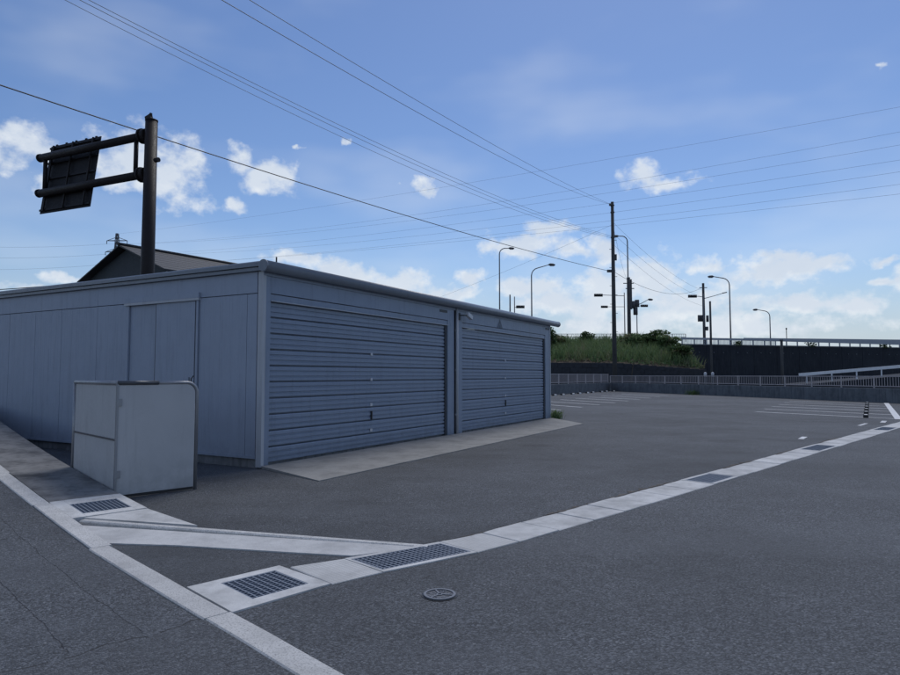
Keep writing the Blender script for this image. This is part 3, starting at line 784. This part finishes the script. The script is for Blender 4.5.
# panel leans so that its face looks down at the traffic on the far side (local -y is away from the viewer side)
pn = empty('sign_panel'); pn.parent = sg; pn.location = (0, -.18, 7.72); pn.rotation_euler = (R(7.5), 0, 0)
px0, px1, pz0, pz1 = 2.72, 5.15, -.88, 1.52
MB().bx(px0, px1, -.045, -.02, pz0, pz1).build('face_sheet', M['signback'], pn)
for z in (-.78, -.22, .32, .88, 1.42): MB().bx(px0+.02, px1-.02, -.018, .035, z-.03, z+.03).build('stiffener', M['signback'], pn)
for x in (px0+.25, (px0+px1)/2, px1-.25): MB().bx(x-.03, x+.03, .037, .08, pz0+.05, pz1-.04).build('clamp_bar', M['signsteel'], pn)
for k in range(5): MB().bx(px0+.2+k*.48, px0+.28+k*.48, -.05, -.015, pz1+.002, pz1+.04).build('lug', M['signback'], pn)
mb = MB(); mb.box((.12, 0, 9.25), (.22, .10, .14), Matrix.Rotation(.3, 3, 'Y')); mb.box((.04, 0, 9.30), (.06, .06, .16)); mb.build('top_fitting', M['signsteel'], sg)
mb = MB(); mb.tube([(-.19, 0, 7.9), (-.34, 0, 7.9)], .07, 10); mb.build('side_fitting', M['signsteel'], sg)

# ------------------------------------------------------------------ house behind the garage
HO = Vector((-11.15, 25.1, 0)); ha = GA - R(4)
hs = tag(empty('house', HO, ha), 'dark house with a shallow gable roof behind the garage', 'house')
gw, hl, ez, az_ = 5.5, 10.0, 5.75, 6.85
mb = MB()
sec = [(0, 0), (gw, 0), (gw, ez), (gw/2, az_-.12), (0, ez)]
n = 5
mb.add([(0.0, p[0], p[1]) for p in sec] + [(hl, p[0], p[1]) for p in sec], [tuple(range(n-1, -1, -1)), tuple(range(n, 2*n))] + [(i, (i+1) % n, n+(i+1) % n, n+i) for i in range(n)])
mb.build('wall', M['hwall'], hs)
def roofside(sgn):
    root = empty('roof'); root.parent = hs
    e0 = -.45 if sgn < 0 else gw+.45; ym = gw/2
    sl = (az_-ez)/(gw/2); ze = ez - .45*sl
    mb = MB(); k = 9
    for i in range(k):        # overlapping roofing courses
        f0, f1 = i/k, (i+1)/k
        ya, yb = e0+(ym-e0)*f0, e0+(ym-e0)*f1; za, zb = ze+(az_-ze)*f0, ze+(az_-ze)*f1
        o = MB(); o.add([(-.35, ya, za+.012), (hl+.35, ya, za+.012), (hl+.35, yb, zb+.005), (-.35, yb, zb+.005), (-.35, ya, za-.05), (hl+.35, ya, za-.05), (hl+.35, yb, zb-.05), (-.35, yb, zb-.05)],
              [(0,1,2,3),(7,6,5,4),(4,5,1,0),(0,3,7,4),(1,5,6,2),(3,2,6,7)])
        o.build('roof_course', M['hroof'], root)
roofside(-1); roofside(1)
mb = MB(); mb.tube([(-.4, gw/2, az_+.04), (hl+.4, gw/2, az_+.04)], .07, 8); mb.build('ridge_cap', M['hroof'], hs, True)
for y0, y1, z0, z1 in ((.9, 1.7, 4.6, 5.35), (3.4, 4.6, 4.6, 5.3)):
    w = MB().bx(-.04, -.005, y0, y1, z0, z1).build('window', M['hwin'], hs)
    MB().bx(-.05, -.042, y0+.06, y1-.06, z0+.06, z1-.06).build('pane', M['lens'], w)
mb = MB(); mb.tube([(-.3, -.50, ez-.33), (hl+.2, -.50, ez-.33)], .06, 8); mb.build('roof_gutter', M['hwin'], hs, True)
MB().bx(.3, 1.6, -.32, -.01, 5.0, 5.2).build('balcony_rail', M['hwin'], hs)
mb = MB(); mb.tube([(7.9, gw/2-.2, 6.7), (7.9, gw/2-.2, 7.6)], .04, 6); mb.box((7.9, gw/2-.5, 6.95), (.3, .8, .22)); mb.build('roof_vent', M['hroof'], hs)

# ------------------------------------------------------------------ low walls and fences at the back of the lot
def run(name, p0, p1, hw, label, flabel, hf=.80, bay=2.0):
    p0, p1 = Vector(p0), Vector(p1); d = p1-p0; Ln = d.length; an = math.atan2(d.y, d.x)
    w = tag(empty('low_wall', (p0.x, p0.y, 0), an), label, 'wall', 'low concrete walls round the lot')
    k = max(1, round(Ln/4)); 
    for i in range(k):
        MB().cbox(Ln*i/k+.006, Ln*(i+1)/k-.006, -.12, .12, -.1, hw, .02).build('wall_section', M['lowwall'], w)
    f = tag(empty('railing', (p0.x, p0.y, hw), an), flabel, 'railing', 'pale railings on the low walls')
    n = max(1, round(Ln/bay)); st = Ln/n
    post = MB().bx(-.03, .03, -.03, .03, .0, hf).mesh('post', M['fence'])
    for i in range(n+1): inst('post', post, f, (min(max(i*st, .04), Ln-.04), 0, 0))
    rail = MB().bx(.032, st-.032, -.03, .03, hf-.06, hf-.01).mesh('top_rail', M['fence'])
    rail2 = MB().bx(.032, st-.032, -.022, .022, .08, .125).mesh('bottom_rail', M['fence'])
    bar = MB().bx(-.010, .010, -.010, .010, .126, hf-.061).mesh('baluster', M['fence'])
    for i in range(n):
        inst('top_rail', rail, f, (i*st, 0, 0)); inst('bottom_rail', rail2, f, (i*st, 0, 0))
        m_ = round(st/.155)
        for j in range(1, m_): inst('baluster', bar, f, (i*st + st*j/m_, 0, 0))
WC = (15.0, 60.6)
run('left', (4.2, 43.3), (WC[0]-.25, WC[1]-.35), .80, 'stained low concrete wall running behind the garage to the tall pole', 'pale railing on the wall behind the garage')
run('right', WC, (28.6, 20.4), .78, 'stained low concrete wall along the right rear edge of the lot', 'pale railing along the right rear edge of the lot', .68)

# parking lines
def line(a, b, w, mat='line', z=.006):
    a, b = Vector(a), Vector(b); d = (b-a).normalized(); n = Vector((-d.y, d.x))*w/2
    MB().sheet([a-n, b-n, b+n, a+n], z).build('parking_line', M[mat], lot)
bd = Vector((.545, .838))
for k in range(6):
    a = Vector((15.35, 22.1)) + bd*(2.62*k); line(a, a + Vector((-.555, .832))*5.2, .16)
line((15.15, 21.9), (23.3, 34.6), .21, 'line_bold', .009)
for k in range(9):
    a = Vector((4.75, 27.7)) + Vector((.50, .866))*(2.75*k); line(a, a + Vector((-.43, .903))*5.0, .16)
line((8.2, 15.2), (8.6, 15.75), .12); line((13.6, 20.4), (14.2, 21.2), .14); line((12.1, 19.2), (12.9, 20.1), .10)

# wheel stops
def stop_mesh():
    mb = MB(); pr = [(-.075, 0), (-.065, .08), (-.045, .10), (.045, .10), (.065, .08), (.075, 0)]; n = len(pr)
    mb.add([(-.30, p[0], p[1]) for p in pr] + [(.30, p[0], p[1]) for p in pr], [tuple(range(n-1, -1, -1)), tuple(range(n, 2*n))] + [(i, (i+1) % n, n+(i+1) % n, n+i) for i in range(n)])
    return mb
sm = stop_mesh().mesh('wheel_stop', M['stopblock'])
bandm = MB().bx(-.025, .025, -.078, .078, .004, .103).mesh('end_band', M['black'])
def stop(p, an, label, group):
    o = inst('wheel_stop', sm, None, (p[0], p[1], .002), an); tag(o, label, 'wheel stop', group); inst('end_band', bandm, o, (-.28, 0, 0)); inst('end_band', bandm, o, (.28, 0, 0))
rs = [Vector((14.75, 23.0)) + bd*(2.47*k) for k in range(6)]
words = ['nearest', 'second', 'third', 'fourth', 'fifth', 'sixth', 'seventh', 'eighth', 'ninth', 'tenth', 'eleventh', 'twelfth']
for i, p in enumerate(rs): stop(p, math.atan2(bd.y, bd.x), 'concrete wheel stop beside the bold white line, %s in its row' % (words[i] if i else 'nearest'), 'wheel stops in the right hand bays')
ls = [(7.6, 47.0), (8.4, 48.2), (9.5, 50.1), (10.3, 51.5), (11.3, 53.2), (12.0, 54.4), (13.2, 56.4), (13.9, 57.6), (14.8, 58.6)]
for i, p in enumerate(ls): stop(p, R(59), 'dark ended wheel stop along the rear wall, %s from the garage' % (words[i] if i else 'first'), 'wheel stops along the rear wall')

# ------------------------------------------------------------------ bank, stone wall, retaining wall, elevated road
def topz(x): return itp([(0, 5.8), (13, 5.9), (21, 6.0), (27, 6.4), (29, 6.1), (30.2, 5.2), (30.9, 2.6)], x)
def footz(x): return itp([(0, 3.2), (20, 3.05), (29, 2.35), (33, 2.2)], x)
mb = MB(); nx, ny = 36, 10; vs = []
for i in range(nx):
    x = 2 + 29*i/(nx-1)
    for j in range(ny):
        f = j/(ny-1); y = 78.15 + 14*f
        vs.append((x + random.uniform(-.2, .2), y, footz(x) + (topz(x)-footz(x))*(f**.8) + (random.uniform(-.12, .12) if j else -.12)))
mb.add(vs, [(i*ny+j, (i+1)*ny+j, (i+1)*ny+j+1, i*ny+j+1) for i in range(nx-1) for j in range(ny-1)])
tag(mb.build('embankment', M['earth'], None, True), kind='structure')
sw = tag(empty('stone_wall', (2, 78, 0)), 'dark stone wall at the foot of the green bank', 'wall')
for i in range(28):
    for j in range(5):
        x0 = i*1.0 + (.5 if j % 2 else 0); zt = footz(2+x0)-.1
        z0, z1 = zt*j/5, zt*(j+1)/5
        MB().cbox(x0+.015, x0+.985, random.uniform(-.05, .03), .3, z0+.012, z1-.012, .02).build('stone', M['stone'], sw)
for i in range(29):
    z0, z1 = footz(2+i)-.12, footz(3+i)-.12
    MB().prism([(i, .06), (i+1, .06), (i+1, 1.2), (i, 1.2)], -.1, [z0, z1, z1, z0]).build('backing', M['stone'], sw)
# ground cover on the bank
mb = MB()
def bankpt(hmin=0., hmax=.9):
    x = random.uniform(3, 30.9); f = random.random()**.8; y = 78.3+14*f
    k = .45 + .55*math.sin(x*1.7 + 2*math.sin(y*.8))*math.sin(y*.9 + x*.4)
    return (x, y, footz(x) + (topz(x)-footz(x))*(f**.8) + random.uniform(hmin, hmax)*(.35+.65*k)*(.4+.6*f))
leaves(mb, 17000, bankpt, .34)
blades(mb, 14000, lambda: bankpt(-.2, .1), 1.35, .035)
tag(mb.build('ground_cover', M['leaf']), 'rough grass and weeds covering the bank behind the tall pole', 'ground cover', kind='stuff')
def shrub(p, r, h, n, label, mat, size=.4):
    root = tag(empty('shrub', p), label, 'shrub', 'shrubs on the bank')
    lob = [(random.uniform(-r, r)*.6, random.uniform(-r, r)*.5, h*random.uniform(.3, .95), random.uniform(.35, .6)) for _ in range(9)]
    def f():
        l = random.choice(lob); d = Vector((random.gauss(0, 1), random.gauss(0, 1), random.gauss(0, 1))).normalized()
        k = l[3]*random.uniform(.55, 1.0); return (l[0]+d.x*k*r, l[1]+d.y*k*r, max(.05, l[2]+d.z*k*h*.45))
    mb = MB(); leaves(mb, n, f, size); tag(mb.build('foliage', M[mat], root), kind='stuff')
    mb = MB()
    for l in lob: mb.tube([(0, 0, -.3), (l[0]*.5, l[1]*.5, l[2]*.5), (l[0], l[1], l[2])], [.06, .04, .02], 5)
    mb.build('stems', M['stem'], root)
shr = [((19.2, 90, 5.6), 1.5, 1.7, 700, 'dark round shrub on the bank left of the tall pole', 'leafdark'),
       ((26.8, 87.5, 5.5), 2.5, 1.9, 1500, 'large dark shrub at the top of the bank right of the tall pole', 'leafdark'),
       ((28.8, 85, 4.8), 1.7, 1.8, 1200, 'mid green bushy shrub sloping down towards the dark retaining wall', 'leaf'),
       ((28.6, 80.8, 3.2), 1.6, 1.9, 700, 'dark shrub low on the bank near its right end', 'leafdark'),
       ((24.0, 87, 5.4), 2.4, 1.5, 1000, 'low mid green shrub just right of the tall pole', 'leaf'),
       ((29.3, 81.0, 2.9), 1.2, 2.0, 900, 'mid green shrub at the right foot of the bank', 'leaf'),
       ((14.6, 87, 5.6), 2.2, 1.2, 700, 'low mid green shrub beside the far garage corner', 'leaf'),
       ((13.0, 84, 4.8), 1.0, 2.6, 400, 'upright dark shrub just right of the garage gutter', 'leafdark')]
for a in shr: shrub(*a)
# fence along the top of the bank
tf = tag(empty('bank_fence', (-2, 93.2, 6.3)), 'thin grey railing along the top of the green bank', 'railing')
for i in range(20): MB().bx(i*1.9-.04, i*1.9+.04, -.04, .04, 0, 1.15).build('post', M['steelpole'], tf)
for z in (.35, .7, 1.12): MB().bx(0, 36.1, -.03, .03, z-.03, z+.03).build('rail', M['steelpole'], tf)
for i in range(140): MB().bx(i*.257+.06, i*.257+.085, -.012, .012, .38, 1.09).build('baluster', M['steelpole'], tf)
# retaining wall of the elevated road
RA, RB = Vector((30.4, 84.9)), Vector((104, 107.2)); rd = (RB-RA); rl = rd.length; ra = math.atan2(rd.y, rd.x)
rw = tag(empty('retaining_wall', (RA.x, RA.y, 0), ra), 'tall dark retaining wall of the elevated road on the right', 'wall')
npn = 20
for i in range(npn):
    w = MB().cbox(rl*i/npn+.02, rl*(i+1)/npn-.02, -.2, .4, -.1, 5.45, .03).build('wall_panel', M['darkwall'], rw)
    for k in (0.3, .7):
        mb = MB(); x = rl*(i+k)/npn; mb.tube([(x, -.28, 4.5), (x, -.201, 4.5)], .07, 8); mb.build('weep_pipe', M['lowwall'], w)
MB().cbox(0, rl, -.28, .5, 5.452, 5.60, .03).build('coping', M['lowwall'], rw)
mb = MB(); mb.prism([(-20, 93), (29, 93), (31, 85.6), (104, 107.8), (160, 124), (160, 190), (-20, 190)], 5.0, 5.5)
tag(mb.build('elevated_road', M['deck']), kind='structure')
pr = tag(empty('parapet_rail', (RA.x, RA.y, 5.60), ra), 'pale steel guard rail on top of the dark retaining wall', 'guard rail')
for i in range(40): MB().bx(i*1.9+.2, i*1.9+.32, .0, .12, 0, .78).build('post', M['rail'], pr)
for z, h in ((.72, .14),): MB().bx(0, rl, -.07, -.005, z-h, z+h).build('beam', M['rail'], pr)
for i in range(8):
    for j in range(9): MB().bx(i*1.9+.4+j*.18, i*1.9+.44+j*.18, .03, .07, .02, .6).build('baluster', M['rail'], pr)
mb = MB(); mb.add([(10, -.14, .60), (rl, -.14, .05), (rl, -.14, 1.45), (10, -.14, .95), (10, -.08, .60), (rl, -.08, .05), (rl, -.08, 1.45), (10, -.08, .95)], [(0,1,2,3),(7,6,5,4),(0,4,5,1),(3,2,6,7),(0,3,7,4),(1,5,6,2)])
mb.build('deck_edge', M['rail'], pr)
for i, (x, w, h) in enumerate(((21.5, .9, .5), (35.0, .7, .4), (42.0, 1.6, .45), (9.0, .6, .5), (48.5, .9, .4))):
    p = RA + rd*(x/rl)
    root = tag(empty('shrub', (p.x, p.y-.25, 5.55)), ['small dark tuft on the retaining wall beside the thin stick', 'dark tuft at the middle of the retaining wall top', 'wide dark tuft of weeds towards the right of the retaining wall top', 'dark tuft near the left end of the retaining wall top', 'small dark tuft at the far right of the retaining wall top'][i], 'shrub', 'tufts along the retaining wall')
    mb = MB(); leaves(mb, 140, lambda: (random.gauss(0, w*.45), random.gauss(0, .12), random.uniform(-.1, h)), .26); mb.build('foliage', M['leafdark'], root)
# sloping ramp barrier in front of the retaining wall
rp = tag(empty('ramp_barrier', (37.8, 70, 0)), 'white sloping barrier of a ramp in front of the dark wall', 'guard rail')
def rz(x): return 1.36 + .0815*x
mb = MB(); X1 = 32
mb.add([(0, -.05, rz(0)), (X1, -.05, rz(X1)), (X1, -.05, rz(X1)+.36), (0, -.05, rz(0)+.32), (0, .05, rz(0)), (X1, .05, rz(X1)), (X1, .05, rz(X1)+.36), (0, .05, rz(0)+.32)], [(0,1,2,3),(7,6,5,4),(0,4,5,1),(3,2,6,7),(0,3,7,4),(1,5,6,2)])
mb.build('beam', M['railwhite'], rp)
for i in range(12): MB().bx(.8+i*2.7, .92+i*2.7, -.04, .04, rz(i*2.7)-.75, rz(.8+i*2.7)-.002).build('post', M['railwhite'], rp)
mb = MB(); mb.add([(0, .3, -.1), (X1, .3, -.1), (X1, .3, rz(X1)-.75), (0, .3, rz(0)-.95), (0, 5, -.1), (X1, 5, -.1), (X1, 5, rz(X1)-.75), (0, 5, rz(0)-.95)], [(0,1,2,3),(7,6,5,4),(3,2,6,7),(0,3,7,4),(1,5,6,2)])
mb.build('ramp_body', M['darkwall'], rp)
# two white marker posts
for x, l in ((26.2, 'left'), (26.95, 'right')):
    root = tag(empty('marker_post', (x, 66.3, 0)), 'white marker post behind the railing, the %s one of a pair' % l, 'marker post', 'white marker posts')
    mb = MB(); mb.tube([(0, 0, 1.32), (0, 0, 1.72), (0, 0, 1.80)], [.14, .14, .05], 10); mb.build('cap', M['white'], root, True)
    mb = MB(); mb.tube([(0, 0, 0), (0, 0, 1.319)], .09, 10); mb.build('tube', M['equip'], root, True)
    

# ------------------------------------------------------------------ poles, lamps, signals
def pole(p, h, r0, r1, label, mat='pole', name='utility_pole', cat='utility pole', z=0.):
    root = tag(empty(name, (p[0], p[1], z)), label, cat)
    mb = MB(); mb.tube([(0, 0, -.2), (0, 0, h*.5), (0, 0, h)], [r0, (r0+r1)/2, r1], 12); mb.build('shaft', M[mat], root, True)
    return root
def fit(root, name, mat, c, d, M3=None):
    return MB().box(c, d, M3).build(name, M[mat], root)
mp = pole((15.97, 62.6), 18.5, .24, .15, 'tall dark concrete utility pole at the corner of the lot')
for z in (18.1, 17.4, 14.9, 11.6): mb = MB(); mb.tube([(0, 0, z), (0, 0, z+.12)], .20, 10); mb.build('clamp_band', M['equip'], mp)
fit(mp, 'insulator', 'equip', (-.35, 0, 11.65), (.5, .2, .25)); fit(mp, 'insulator', 'equip', (-.2, -.1, 18.2), (.25, .2, .2))
for k in range(14): fit(mp, 'step_bolt', 'equip', ((.26 if k % 2 else -.26), 0, 3+k*.9), (.22, .04, .04))
fit(mp, 'spacer', 'equip', (.25, 0, 13.0), (.2, .15, .6))
p2 = pole((27.3, 98), 10.9, .30, .26, 'thick pole with transformer boxes on the bank right of the tall pole', z=5.5)
for (x, z) in ((.75, 6.7), (1.25, 6.9), (1.0, 5.7)): 
    mb = MB(); mb.tube([(x, 0, z-.55), (x, 0, z+.55)], .33, 10); mb.build('transformer', M['equip'], p2, True)
fit(p2, 'cable_bundle', 'equip', (.30, 0, 8.3), (.35, .3, 4.6)); fit(p2, 'crossarm', 'equip', (0, 0, 10.0), (1.6, .12, .12)); fit(p2, 'crossarm', 'equip', (.2, 0, 9.2), (1.3, .12, .12))
p3 = pole((39.5, 100), 10.3, .22, .18, 'utility pole with boxes and a lamp arm above the retaining wall', z=5.5)
for (x, z) in ((-.75, 4.8), (-.35, 4.8), (.55, 4.75)): mb = MB(); mb.tube([(x, 0, z-.5), (x, 0, z+.5)], .22, 8); mb.build('transformer', M['equip'], p3, True)
fit(p3, 'meter_box', 'equip', (.4, 0, 3.2), (.4, .3, .6)); fit(p3, 'crossarm', 'equip', (0, 0, 9.6), (1.2, .1, .1))
mb = MB(); mb.tube([(.1, 0, 7.9), (1.8, 0, 8.35), (3.1, 0, 8.75)], [.06, .05, .05], 6); mb.build('lamp_arm', M['steelpole'], p3); fit(p3, 'lamp_head', 'equip', (3.3, 0, 8.8), (.7, .25, .14), Matrix.Rotation(-.2, 3, 'Y'))
p4 = pole((27.55, 68), 9.3, .13, .10, 'slim dark pole standing just behind the railing, right of the bank')
p5 = pole((37.05, 72), 5.3, .16, .14, 'short dark post before the retaining wall', name='post', cat='post')
mb = MB(); mb.tube([(0, 0, 5.3), (0, 0, 5.45)], .18, 10); mb.build('cap', M['equip'], p5)
p6 = pole((57.5, 110), 4.0, .07, .06, 'thin short stick rising above the retaining wall', 'stem', 'stake', 'stake', 5.5)
fit(p6, 'top_plate', 'equip', (0, 0, 3.9), (.22, .05, .3))
mb = MB(); mb.tube([(0, 0, 0), (.25, 0, 1.8), (.4, 0, 2.6)], [.07, .05, .04], 6)
st = tag(mb.build('wooden_stake', M['stem']), 'slanting pale wooden stake in front of the bank', 'stake'); st.location = (21.6, 77.2, .6)

def lamp(p, zb, zt, reach, label, drop=0., r=.09, rise=1.2):
    root = tag(empty('street_lamp', (p[0], p[1], zb)), label, 'street lamp', 'road lamps along the elevated road')
    h = zt-zb; sx = 1 if reach > 0 else -1; rr = min(1.1, abs(reach)*.6)
    pts = [(0, 0, 0), (0, 0, h*.5), (0, 0, h-rr-drop)] + [(sx*rr*(1-math.cos(R(a))), 0, h-drop-rr+rr*math.sin(R(a))) for a in (20, 40, 60, 80)] + [(reach, 0, h)]
    mb = MB(); mb.tube(pts, [r*1.5, r*1.15, r] + [r*.85]*4 + [r*.7], 8); mb.build('post', M['steelpole'], root, True)
    mb = MB(); y = sx
    mb.tube([(reach-.1*sx, 0, h+.0), (reach+.15*sx, 0, h+.0), (reach+.55*sx, 0, h-.02), (reach+.85*sx, 0, h-.03)], [.08, .20, .19, .08], 8); mb.build('lamp_head', M['equip'], root, True)
    mb = MB(); mb.box((reach+.42*sx, 0, h-.19), (.55, .26, .05)); mb.build('lens', M['white'], root)
lamp((8.12, 105), 5.5, 22.3, 1.6, 'tall road lamp above the roof of the garage, left of a pair')
lamp((11.45, 90), 5.5, 17.0, 2.5, 'road lamp with long curved arm above the garage roof, right of a pair', .45, .08)
lamp((28.9, 104), 5.5, 24.1, -1.5, 'tallest road lamp rising just right of the tall utility pole', 0., .10)
lamp((34.9, 120), 5.5, 15.6, 2.2, 'low road lamp behind the transformer pole', .7, .08)
lamp((43.6, 100), 5.5, 16.85, -2.5, 'road lamp with curved arm over the left part of the retaining wall', .25, .09)
lamp((62.2, 125), 5.5, 14.2, -2.4, 'small farther road lamp over the middle of the retaining wall', .25, .09)
def signal(p, zb, h, arm, label, dz=0., side=1, r=.09):
    root = tag(empty('traffic_signal', (p[0], p[1], zb)), label, 'traffic signal', 'traffic signals seen from behind')
    mb = MB(); mb.tube([(0, 0, 0), (0, 0, h)], [r, r*.8], 8); mb.build('post', M['steelpole'], root, True)
    if arm: mb = MB(); mb.tube([(0, 0, h-.5+dz), (arm, 0, h-.35+dz)], .05, 6); mb.build('arm', M['steelpole'], root)
    hx = arm
    hd = empty('signal_head'); hd.parent = root; hd.location = (hx, 0, h-.4+dz)
    MB().cbox(-.65, .65, -.12, .12, -.22, .22, .05).build('housing', M['equip'], hd)
    for k in (-.4, 0, .4): mb = MB(); mb.tube([(k, -.121, 0), (k, -.32, -.05)], [.17, .15], 10); mb.build('visor', M['black'], hd)
    return root
s1 = signal((26.9, 99), 5.5, 8.7, -4.0, 'traffic signal on a long arm left of the tall utility pole')
hd = [c for c in col.objects if c.parent == s1 and c.name.startswith('signal_head')][0]
c = copy_tree(hd, s1); c.location = (-3.1, 0, 6.5); c.scale = (.8, .8, .8)
mb = MB(); mb.tube([(0, 0, 6.5), (-2.6, 0, 6.5)], .04, 6); mb.build('arm', M['steelpole'], s1)
signal((34.3, 118), 5.5, 9.1, 1.4, 'traffic signal behind the transformer pole')
signal((39.3, 99.5), 5.5, 8.6, -1.7, 'traffic signal hanging left of the pole with the lamp arm')
signal((10.05, 100), 5.5, 8.2, .9, 'traffic signal just above the garage roof between two lamps', -1.2)
pole((9.35, 100), 8.5, .13, .10, 'short signal post beside the traffic signal above the garage roof', 'equip', 'signal_post', 'post', 5.5)

# ------------------------------------------------------------------ pylon and wires
py = tag(empty('transmission_tower', (-130.4, 250, 0)), 'far lattice transmission tower peeping over the gable of the dark house', 'pylon')
def strut(mb, a, b, r=.11): mb.tube([a, b], r, 4, False)
mb = MB()
def hwid(z): return itp([(0, 5.0), (38, 1.2), (57, .35)], z)
lv = [0, 8, 16, 23, 29, 34, 38, 42, 46, 50, 54, 56.8]
for a, b in zip(lv, lv[1:]):
    A4 = [(sx*hwid(a), sy*hwid(a), a) for sx, sy in ((-1,-1),(1,-1),(1,1),(-1,1))]; B4 = [(sx*hwid(b), sy*hwid(b), b) for sx, sy in ((-1,-1),(1,-1),(1,1),(-1,1))]
    for i in range(4):
        j = (i+1) % 4; strut(mb, A4[i], B4[i], .16); strut(mb, A4[i], B4[j]); strut(mb, A4[j], B4[i]); strut(mb, B4[i], B4[j], .09)
mb.build('lattice', M['steelpole'], py)
ARM = [(54.0, 4.0), (49.6, 4.4), (45.2, 4.4)]
for z, w in ARM:
    for s in (-1, 1):
        mb = MB(); h = hwid(z); strut(mb, (s*h, -h, z), (s*w, 0, z), .13); strut(mb, (s*h, h, z), (s*w, 0, z), .13); strut(mb, (s*h, 0, z+1.3), (s*w, 0, z), .11); mb.build('cross_arm', M['steelpole'], py)
        mb = MB(); mb.tube([(s*w, 0, z), (s*w, 0, z-1.3)], .13, 6); mb.build('insulator', M['equip'], py)
def wire(a, b, sag, r, label, mat='wire', n=28, group='overhead wires', f0=0.):
    a, b = Vector(a), Vector(b); pts = []
    for i in range(n+1):
        f = f0 + (1-f0)*i/n; p = a + (b-a)*f; p.z -= 4*f*(1-f)*sag; pts.append(p)
    return tag(MB().tube(pts, r, 5).build('power_line', M[mat]), label, 'wire', group)
PT = (15.97, 62.55)
wire((-13.95, 19.5, 10.47), (PT[0]-.3, PT[1], 11.62), .4, .022, 'thick black cable crossing the whole sky from the left to the tall pole', f0=-.35)
for (a, z, sg_, w) in (((-12.64, 20.5, 13.79), 14.9, 1.1, 'lowest'), ((-10.67, 18, 12.29), 15.0, .9, 'middle'), ((-10.70, 18.5, 12.59), 15.1, .8, 'uppermost')):
    wire(a, (PT[0]-.05, PT[1], z), sg_, .009, '%s of three close thin wires running from upper left to the tall pole' % w, f0=-.3)
for (a, sg_, w) in (((-5.11, 14, 9.89), .6, 'lower'), ((-5.13, 16, 11.09), .4, 'upper')):
    wire(a, (PT[0], PT[1], 18.2), sg_, .009, '%s of two thin wires falling steeply to the top of the tall pole' % w, f0=-.3)
HT = [(44.5, 3.0, (0, 0, 56.7)), (43.0, 6.0, (4, 0, 52.7)), (41.75, 7.0, (-4, 0, 52.7)), (37.5, 4.5, (4.4, 0, 48.3)), (37.25, 6.5, (-4.4, 0, 48.3)), (33.0, 3.5, (4.4, 0, 43.9)), (31.5, 3.5, (-4.4, 0, 43.9))]
nm = ['topmost', 'second from top', 'third from top', 'fourth from top', 'fifth from top', 'sixth from top', 'lowest']
for i, (z, sg_, a) in enumerate(HT):
    b = Vector((69.8, 95, z)); a = Vector((-130.4+a[0], 250+a[1], a[2]))
    wire(a, b + (b-a)*.35, sg_, .017, '%s of seven faint transmission lines rising to the right edge' % nm[i], 'htwire', 40)
for i, (z, zz) in enumerate(((54, 62), (50, 57), (46, 51))):
    wire((-134.4, 250, z-1.3), (-270, 262, zz), 4, .028, '%s of three faint transmission lines left of the far tower' % ('top', 'middle', 'bottom')[i], 'htwire', 20)
wire((-15.4, 27.8, 5.55), (-40, 36, 6.6), .5, .02, 'dark service cable running left from the eaves of the dark house')
e2 = (39.5, 100, 15.2)
wire((PT[0], PT[1], 11.6), e2, 1.6, .018, 'sagging wire from the tall pole to the pole with the lamp arm')
for i, (z0, b) in enumerate(((15.3, (39.5, 100, 13.6)), (14.2, (39.5, 100, 12.2)), (16.4, (39.6, 100, 14.6)))):
    wire((PT[0]+.1, PT[1], z0), b, .9, .010, '%s of three thin wires sloping right from the tall pole' % ('middle', 'lowest', 'top')[i])
wire((PT[0]-.1, PT[1], 16.2), (-40, 140, 8), 2.0, .009, 'thin wire sloping down left from the tall pole behind the garage roof')
wire((PT[0]+.1, PT[1], 15.8), (27.3, 98, 15.6), .8, .010, 'short wire from the tall pole to the transformer pole')

scn.render.engine = 'CYCLES'
scn.cycles.max_bounces = 5; scn.cycles.diffuse_bounces = 3; scn.cycles.glossy_bounces = 2; scn.cycles.transmission_bounces = 2
scn.cycles.transparent_max_bounces = 2
